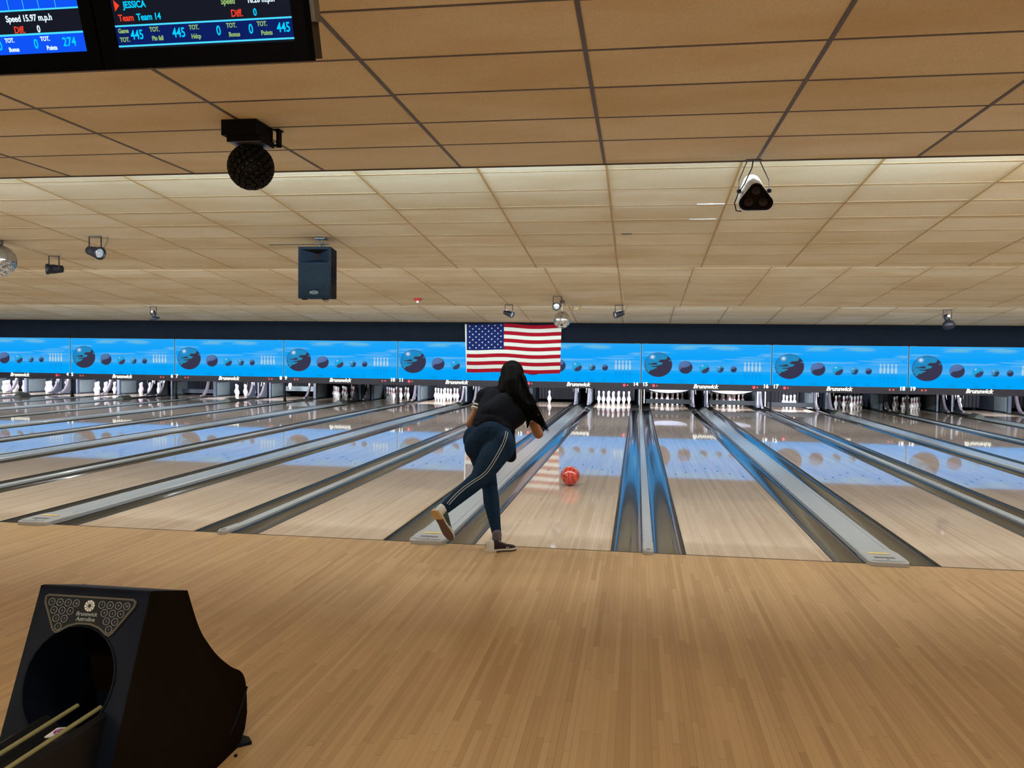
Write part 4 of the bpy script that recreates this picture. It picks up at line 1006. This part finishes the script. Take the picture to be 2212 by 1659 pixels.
# head looks down the lane, tipped forward
fwd = Vector((.12, .93, -.33)).normalized(); upv = (Vector((0, .32, .95))-fwd*Vector((0, .32, .95)).dot(fwd)).normalized(); rt = fwd.cross(upv)
hm = Matrix((rt, fwd, upv)).transposed()
def hp(x, y, z): return head+rt*x+fwd*y+upv*z
bd_.ball(head, (.075, .092, .108), hm, 24, 16); bd_.ball(hp(0, .035, -.055), (.052, .052, .058), hm); bd_.capsule(hp(0, .085, .01), .010, hp(0, .103, -.022), .014, 10)
for s in (-1, 1): bd_.ball(hp(s*.076, -.005, -.008), (.010, .020, .032), hm); bd_.ball(hp(s*.03, .078, .012), (.014, .01, .008), hm)
bd_.capsule(hp(-.018, .086, -.048), .008, hp(.018, .086, -.048), .008, 8)
hand(bd_, haL, (haL-elL)*1.0+Vector((.1, .1, -.02)), (0, -.3, -1), 1)
hand(bd_, haR, (haR-elR)+Vector((-.05, .15, .15)), (-1, .0, .3), -1)
body = pp_('body', sdf_mesh(bd_, 'body', M_SKIN, .0062, 4))
fc_ = MB()
for s in (-1, 1): fc_.ball(hp(s*.030, .086, .012), (.011, .006, .007), hm, 12, 8, 0); fc_.ball(hp(s*.030, .0915, .012), (.0045, .003, .0045), hm, 8, 6, 1)
pp_('eyes', fc_.mesh('eyes', [mat('eye_white', (.8,.78,.75), .3), mat('eye_dark', (.02,.012,.01), .2)]), body)
pp_('lips', MB().capsule(hp(-.017, .093, -.048), .0055, hp(.017, .093, -.048), .0055, 8).mesh('lips', mat('lips', (.32,.09,.07), .4)), body)
# jeans
M_JEAN = mat('denim', (.008,.021,.045), .85, spec=.05, noise=.35, nscale=26, bump=.25)
j = MB()
gl_ = A3(1031, 964, -.115); gr_ = A3(1083, 966, -.155)
j.ball(hipC+Vector((0, 0, .0)), (.168, .125, .105)); j.ball(gl_, (.100, .09, .110)); j.ball(gr_, (.102, .092, .116))
j.capsule(A3(1062, 934, -.03), .108, hipC, .140); j.ball(A3(1061, 938, -.03), (.150, .108, .05))
j.capsule(hipL, .115, A3(1045, 1000, .04), .088); j.capsule(A3(1045, 1000, .04), .088, kneL, .062)
j.capsule(hipR+Vector((-.01, 0, -.02)), .118, A3(1056, 1000, -.26), .096); j.capsule(A3(1056, 1000, -.26), .096, kneR, .070)
j.ball(kneR, (.066, .066, .066))
cR1 = kneR.lerp(ankR, .30); j.capsule(kneR, .067, cR1, .061); j.capsule(cR1, .061, kneR.lerp(ankR, .92), .043)
cL1 = kneL.lerp(ankL, .28); cL1.y -= .02; j.capsule(kneL, .059, cL1, .062); j.capsule(cL1, .062, kneL.lerp(ankL, .93), .036)
jeans_me = sdf_mesh(j, 'jeans', M_JEAN, .0075, 5); jeans = pp_('jeans', jeans_me)
def stripe(pix, r, m, name, me, off=.0015, parent=None):
    bv = BVHTree.FromPolygons([v.co for v in me.vertices], [tuple(p.vertices) for p in me.polygons])
    pts = []
    for (x0, y0), (x1, y1) in zip(pix, pix[1:]):
        for q in range(6):
            px, py = x0+(x1-x0)*q/6, y0+(y1-y0)*q/6; d = (A3(px, py, 0)-CAM).normalized()
            h = bv.ray_cast(CAM, d)
            if h[0] is not None: pts.append(h[0]+h[1]*off)
    if len(pts) > 3:
        sm = [pts[0]]+[(pts[i-1]+pts[i]*2+pts[i+1])/4 for i in range(1, len(pts)-1)]+[pts[-1]]
        pp_(name, MB().tube(sm, r, 6).mesh(name, m), parent)
M_STR = mat('stripe_white', (.55,.53,.47), .7)
base = [(1093, 931), (1091, 942), (1086, 957), (1078, 972), (1069, 988), (1060, 1003), (1049, 1018), (1037, 1029), (1020, 1039), (1003, 1051), (988, 1064), (974, 1078), (964, 1090)]
stripe(base, .0021, M_STR, 'side_stripe', jeans_me, .0008, jeans); stripe([(x+4.0, y+2.6) for x, y in base], .0021, M_STR, 'side_stripe', jeans_me, .0008, jeans)
stripe([(1061, 926), (1060, 940), (1054, 960), (1050, 975)], .0016, mat('denim_seam', (.006,.014,.03), .8), 'back_seam', jeans_me, 0, jeans)
for pts_ in ([(1022, 948), (1036, 952), (1050, 950), (1048, 972), (1036, 978), (1024, 972), (1022, 948)], [(1066, 950), (1078, 953), (1086, 951)]):
    stripe(pts_, .0012, mat('denim_seam'), 'pocket_seam', jeans_me, 0, jeans)
# shirt
M_SHIRT = mat('shirt_black', (.0055,.0065,.011), .9, spec=.08, noise=.35, nscale=9, bump=.3)
s = MB()
s.ball(A3(1063, 920, .0), (.158, .128, .075)); s.ball(A3(1061, 930, -.02), (.165, .132, .040)); s.capsule(A3(1063, 920, .0), .130, wst, .122); s.capsule(A3(1065, 900, .03), .118, A3(1092, 882, .12), .125)
lf, rf = A3(1060, 895, .08), A3(1110, 893, .11)
s.capsule(A3(1052, 915, .02), .112, lf, .112); s.capsule(A3(1076, 915, .03), .112, rf, .110)
s.capsule(lf, .112, A3(1066, 868, .18), .105); s.capsule(rf, .110, A3(1116, 868, .20), .105)
s.capsule(A3(1066, 868, .18), .10, A3(1120, 868, .2), .10)
s.capsule(shL, .075, A3(1083, 852, .25), .075); s.capsule(A3(1083, 852, .25), .075, shR, .076); s.capsule(nk0+Vector((0, -.01, -.015)), .068, nk0+Vector((0,0,.0)), .06)
slL = shL.lerp(elL, .36); slR = shR.lerp(elR, .50)
s.capsule(shL, .068, slL, .058); s.capsule(shR, .070, slR, .060)
shirt_me = sdf_mesh(s, 'shirt', M_SHIRT, .0075, 6); shirt = pp_('shirt', shirt_me)
def cuff(c, d, r, parent):
    d = d.normalized(); q = d.to_track_quat('Z', 'Y').to_matrix().to_4x4(); M = Matrix.Translation(c) @ q
    for k in (0, 1):
        z = -.012-.026*k
        pp_('cuff_stripe', MB().lathe([(r+.001, z-.007), (r+.0035, z-.006), (r+.0035, z+.006), (r+.001, z+.007)], 24, 0, M).mesh('cuff_stripe', mat('cuff_white', (.55,.52,.50), .8)), parent)
cuff(slL+(elL-shL).normalized()*.045, elL-shL, .0575, shirt); cuff(slR+(elR-shR).normalized()*.045, elR-shR, .0595, shirt)
hg = MB(); hg.capsule(A3(1104, 945, .02), .032, A3(1103, 986, .0), .046); hg.capsule(A3(1102, 930, .04), .04, A3(1096, 985, .0), .040)
pp_('hanging_shirt_tail', sdf_mesh(hg, 'hanging_shirt_tail', M_SHIRT, .008, 4), shirt)
# hair
M_HAIR = mat('hair_black', (.0018,.0014,.0014), .55, spec=.025, noise=.3, nscale=60)
h = MB()
h.ball(hp(0, -.012, .014), (.094, .103, .110), hm, 24, 16)
for (x, y, Y, r0), (x2, y2, Y2, r1) in [((1107, 806, .30, .090), (1108, 834, .20, .088)), ((1108, 834, .20, .088), (1114, 858, .13, .074)), ((1114, 858, .13, .074), (1130, 876, .09, .058)),
        ((1130, 876, .09, .058), (1152, 898, .07, .036)), ((1152, 898, .07, .036), (1172, 918, .08, .015)), ((1096, 822, .26, .070), (1091, 850, .17, .060)), ((1091, 850, .17, .060), (1096, 866, .12, .040)),
        ((1119, 822, .26, .070), (1130, 852, .16, .058)), ((1130, 852, .16, .058), (1146, 880, .09, .046)), ((1140, 878, .07, .035), (1142, 905, .07, .020)), ((1142, 905, .07, .020), (1139, 924, .08, .008))]:
    h.capsule(A3(x, y, Y), r0, A3(x2, y2, Y2), r1)
hair = pp_('hair', sdf_mesh(h, 'hair', M_HAIR, .007, 5))
R = random.Random(5); st = MB()
for i in range(110):
    q = R.random(); x0, y0 = 1092+34*R.random(), 805+25*R.random()
    ex, ey = (1150+36*q+R.gauss(0, 3), 895+38*q+R.gauss(0, 5)) if R.random() < .62 else (1090+50*R.random(), 862+24*R.random())
    mx, my = (x0+ex)/2+6, (y0+ey)/2-4
    pts = []
    for k in range(9):
        u = k/8; px = (1-u)**2*x0+2*u*(1-u)*mx+u*u*ex; py = (1-u)**2*y0+2*u*(1-u)*my+u*u*ey
        Yb = .20*(1-u)**1.2-.0+.035*u+R.uniform(-.006, .006); pts.append(A3(px, py, Yb))
    st.tube(pts, [.0045*(1-u/8*.8) for u in range(9)], 5)
for i in range(26):
    ex, ey = 1172+R.random()*12, 918+R.random()*14
    pts = [A3(1148+(ex-1148)*u+2*math.sin(3*u), 882+(ey-882)*u+4*math.sin(PI*u), .03+.05*u+R.uniform(-.01, .01)) for u in [k/6 for k in range(7)]]
    st.tube(pts, [.005*(1-.13*k) for k in range(7)], 5)
pp_('loose_strands', st.mesh('loose_strands', M_HAIR), hair)
# socks + shoes
M_SOCK = mat('sock_grey', (.085,.075,.085), .9, noise=.4, nscale=80)
pp_('sock', MB().capsule(ankL+Vector((-.002, 0, .022)), .036, ankL+Vector((-.003, 0, -.035)), .036).mesh('sock', M_SOCK))
pp_('sock', MB().capsule(kneR.lerp(ankR, .9), .036, ankR+(ankR-kneR).normalized()*.02, .038).mesh('sock', M_SOCK))
def shoe(heel, toe, up, upper_mat, heel_mat, sole_mat, hs_mat, label, lace_mat):
    """bowling shoe: heel/toe = ends of the sole's underside, up = away from the sole"""
    u = (toe-heel); L_ = u.length; u.normalize(); w = up.cross(u).normalized(); v = u.cross(w)*-1
    if v.dot(up) < 0: v = -v
    t = pp_('bowling_shoe', None, PX, label)
    def Q(a, b, c): return heel+u*(a*L_)+w*b+v*c
    half = [(0,.014),(.02,.030),(.10,.038),(.25,.038),(.285,.038),(.45,.035),(.62,.043),(.78,.048),(.90,.039),(.97,.022),(1,.004)]
    out = [(a, b) for a, b in half]+[(a, -b) for a, b in half[::-1]]; n = len(out)
    def slabm(k0, k1, z0, z1, name, m, grow=1.0):
        ol = [(a, b*grow) for a, b in out if k0 <= a <= k1]; n = len(ol); a_ = MB()
        a_.add([Q(a, b, z0) for a, b in ol]+[Q(a, b, z1) for a, b in ol], [tuple(range(n)), tuple(range(n, 2*n))]+[(q, (q+1) % n, n+(q+1) % n, n+q) for q in range(n)], 0)
        pp_(name, a_.mesh(name, m), t)
    slabm(0, 1, .012, .022, 'welt', hs_mat, 1.06); slabm(0, .30, 0, .012, 'heel_block', heel_mat, 1.0); slabm(.28, 1, .004, .012, 'outsole', sole_mat, 1.0)
    prof = [(0.0,.070,.006),(.02,.082,.020),(.10,.088,.030),(.22,.086,.033),(.33,.084,.033),(.45,.074,.032),(.58,.058,.034),(.70,.046,.036),(.82,.040,.036),(.92,.034,.028),(.985,.022,.012)]
    def ringm(ks, name, m, ex=0):
        a_ = MB(); vs = []; N_ = 14
        for a, hh_, hw_ in ks:
            for q in range(N_+1):
                th = PI*q/N_; cx = math.cos(th); sx = math.sin(th)
                vs.append(Q(a, (hw_+ex)*(abs(cx)**.6)*(1 if cx > 0 else -1), .02+(hh_-.02+ex)*sx**.7))
        K = len(ks); fs = [(k*(N_+1)+q, k*(N_+1)+q+1, (k+1)*(N_+1)+q+1, (k+1)*(N_+1)+q) for k in range(K-1) for q in range(N_)]
        fs.append(tuple(range(N_+1))); fs.append(tuple(range((K-1)*(N_+1), K*(N_+1))))
        a_.add(vs, fs, 0, True); pp_(name, a_.mesh(name, m), t)
    ringm(prof, 'upper', upper_mat); ringm(prof[:4], 'heel_counter', hs_mat, .0018)
    a_ = MB()
    for k, a in enumerate((.42, .49, .56, .63)):
        hz = np.interp(a, [p[0] for p in prof], [p[1] for p in prof])
        a_.tube([Q(a, -.020, hz-.004), Q(a+.01, 0, hz+.004), Q(a, .020, hz-.004)], .0026, 5)
    a_.tube([Q(.40, .004, .080), Q(.36, .02, .086), Q(.42, .03, .072)], .002, 5)
    pp_('laces', a_.mesh('laces', lace_mat), t)
    a_ = MB()
    for a in (.62, .68):
        for s_ in (-1, 1): a_.ball(Q(a, s_*.037, .030), .0042, n=8, k=6)
    pp_('side_rivet', a_.mesh('side_rivet', lace_mat), t)
    return t
M_UP = mat('shoe_maroon', (.014,.005,.005), .6, spec=.2, noise=.2, nscale=20); M_HC = mat('shoe_white', (.48,.46,.40), .5, noise=.12, nscale=20); M_SOL = mat('shoe_sole_brown', (.075,.035,.020), .6, noise=.35, nscale=14); M_HB = mat('heel_rubber_tan', (.42,.27,.10), .6, noise=.3, nscale=16)
M_GRN = mat('shoe_darkgreen', (.010,.016,.010), .35)
hl = A3(1049, 1196, -.215); hl.z = 0.0; tl_ = A3(1110, 1187, -.10); tl_.z = 0.0
dl = (tl_-hl).normalized(); hl = Vector((ankL.x-.065*dl.x-.0, hl.y, 0)) if False else hl
shoe(hl, hl+dl*.245, Vector((0, 0, 1)), M_UP, mat('heel_cream', (.42,.37,.24), .5), mat('sole_dark', (.03,.02,.015), .6), M_HC, 'maroon bowling shoe planted at the foul line', mat('lace_white', (.6,.58,.55), .7))
hr = A3(936, 1103, -.74); tr = A3(972, 1166, -.66)
dr = (tr-hr).normalized()
upR = (ankR-hr); upR = Vector((.55, .78, .10)); upR = (upR-dr*upR.dot(dr)).normalized()
shoe(hr, hr+dr*.262, upR, M_GRN, M_HB, M_SOL, M_HC, 'raised bowling shoe showing its tan and brown sole', mat('lace_white'))
bpy.context.view_layer.update()
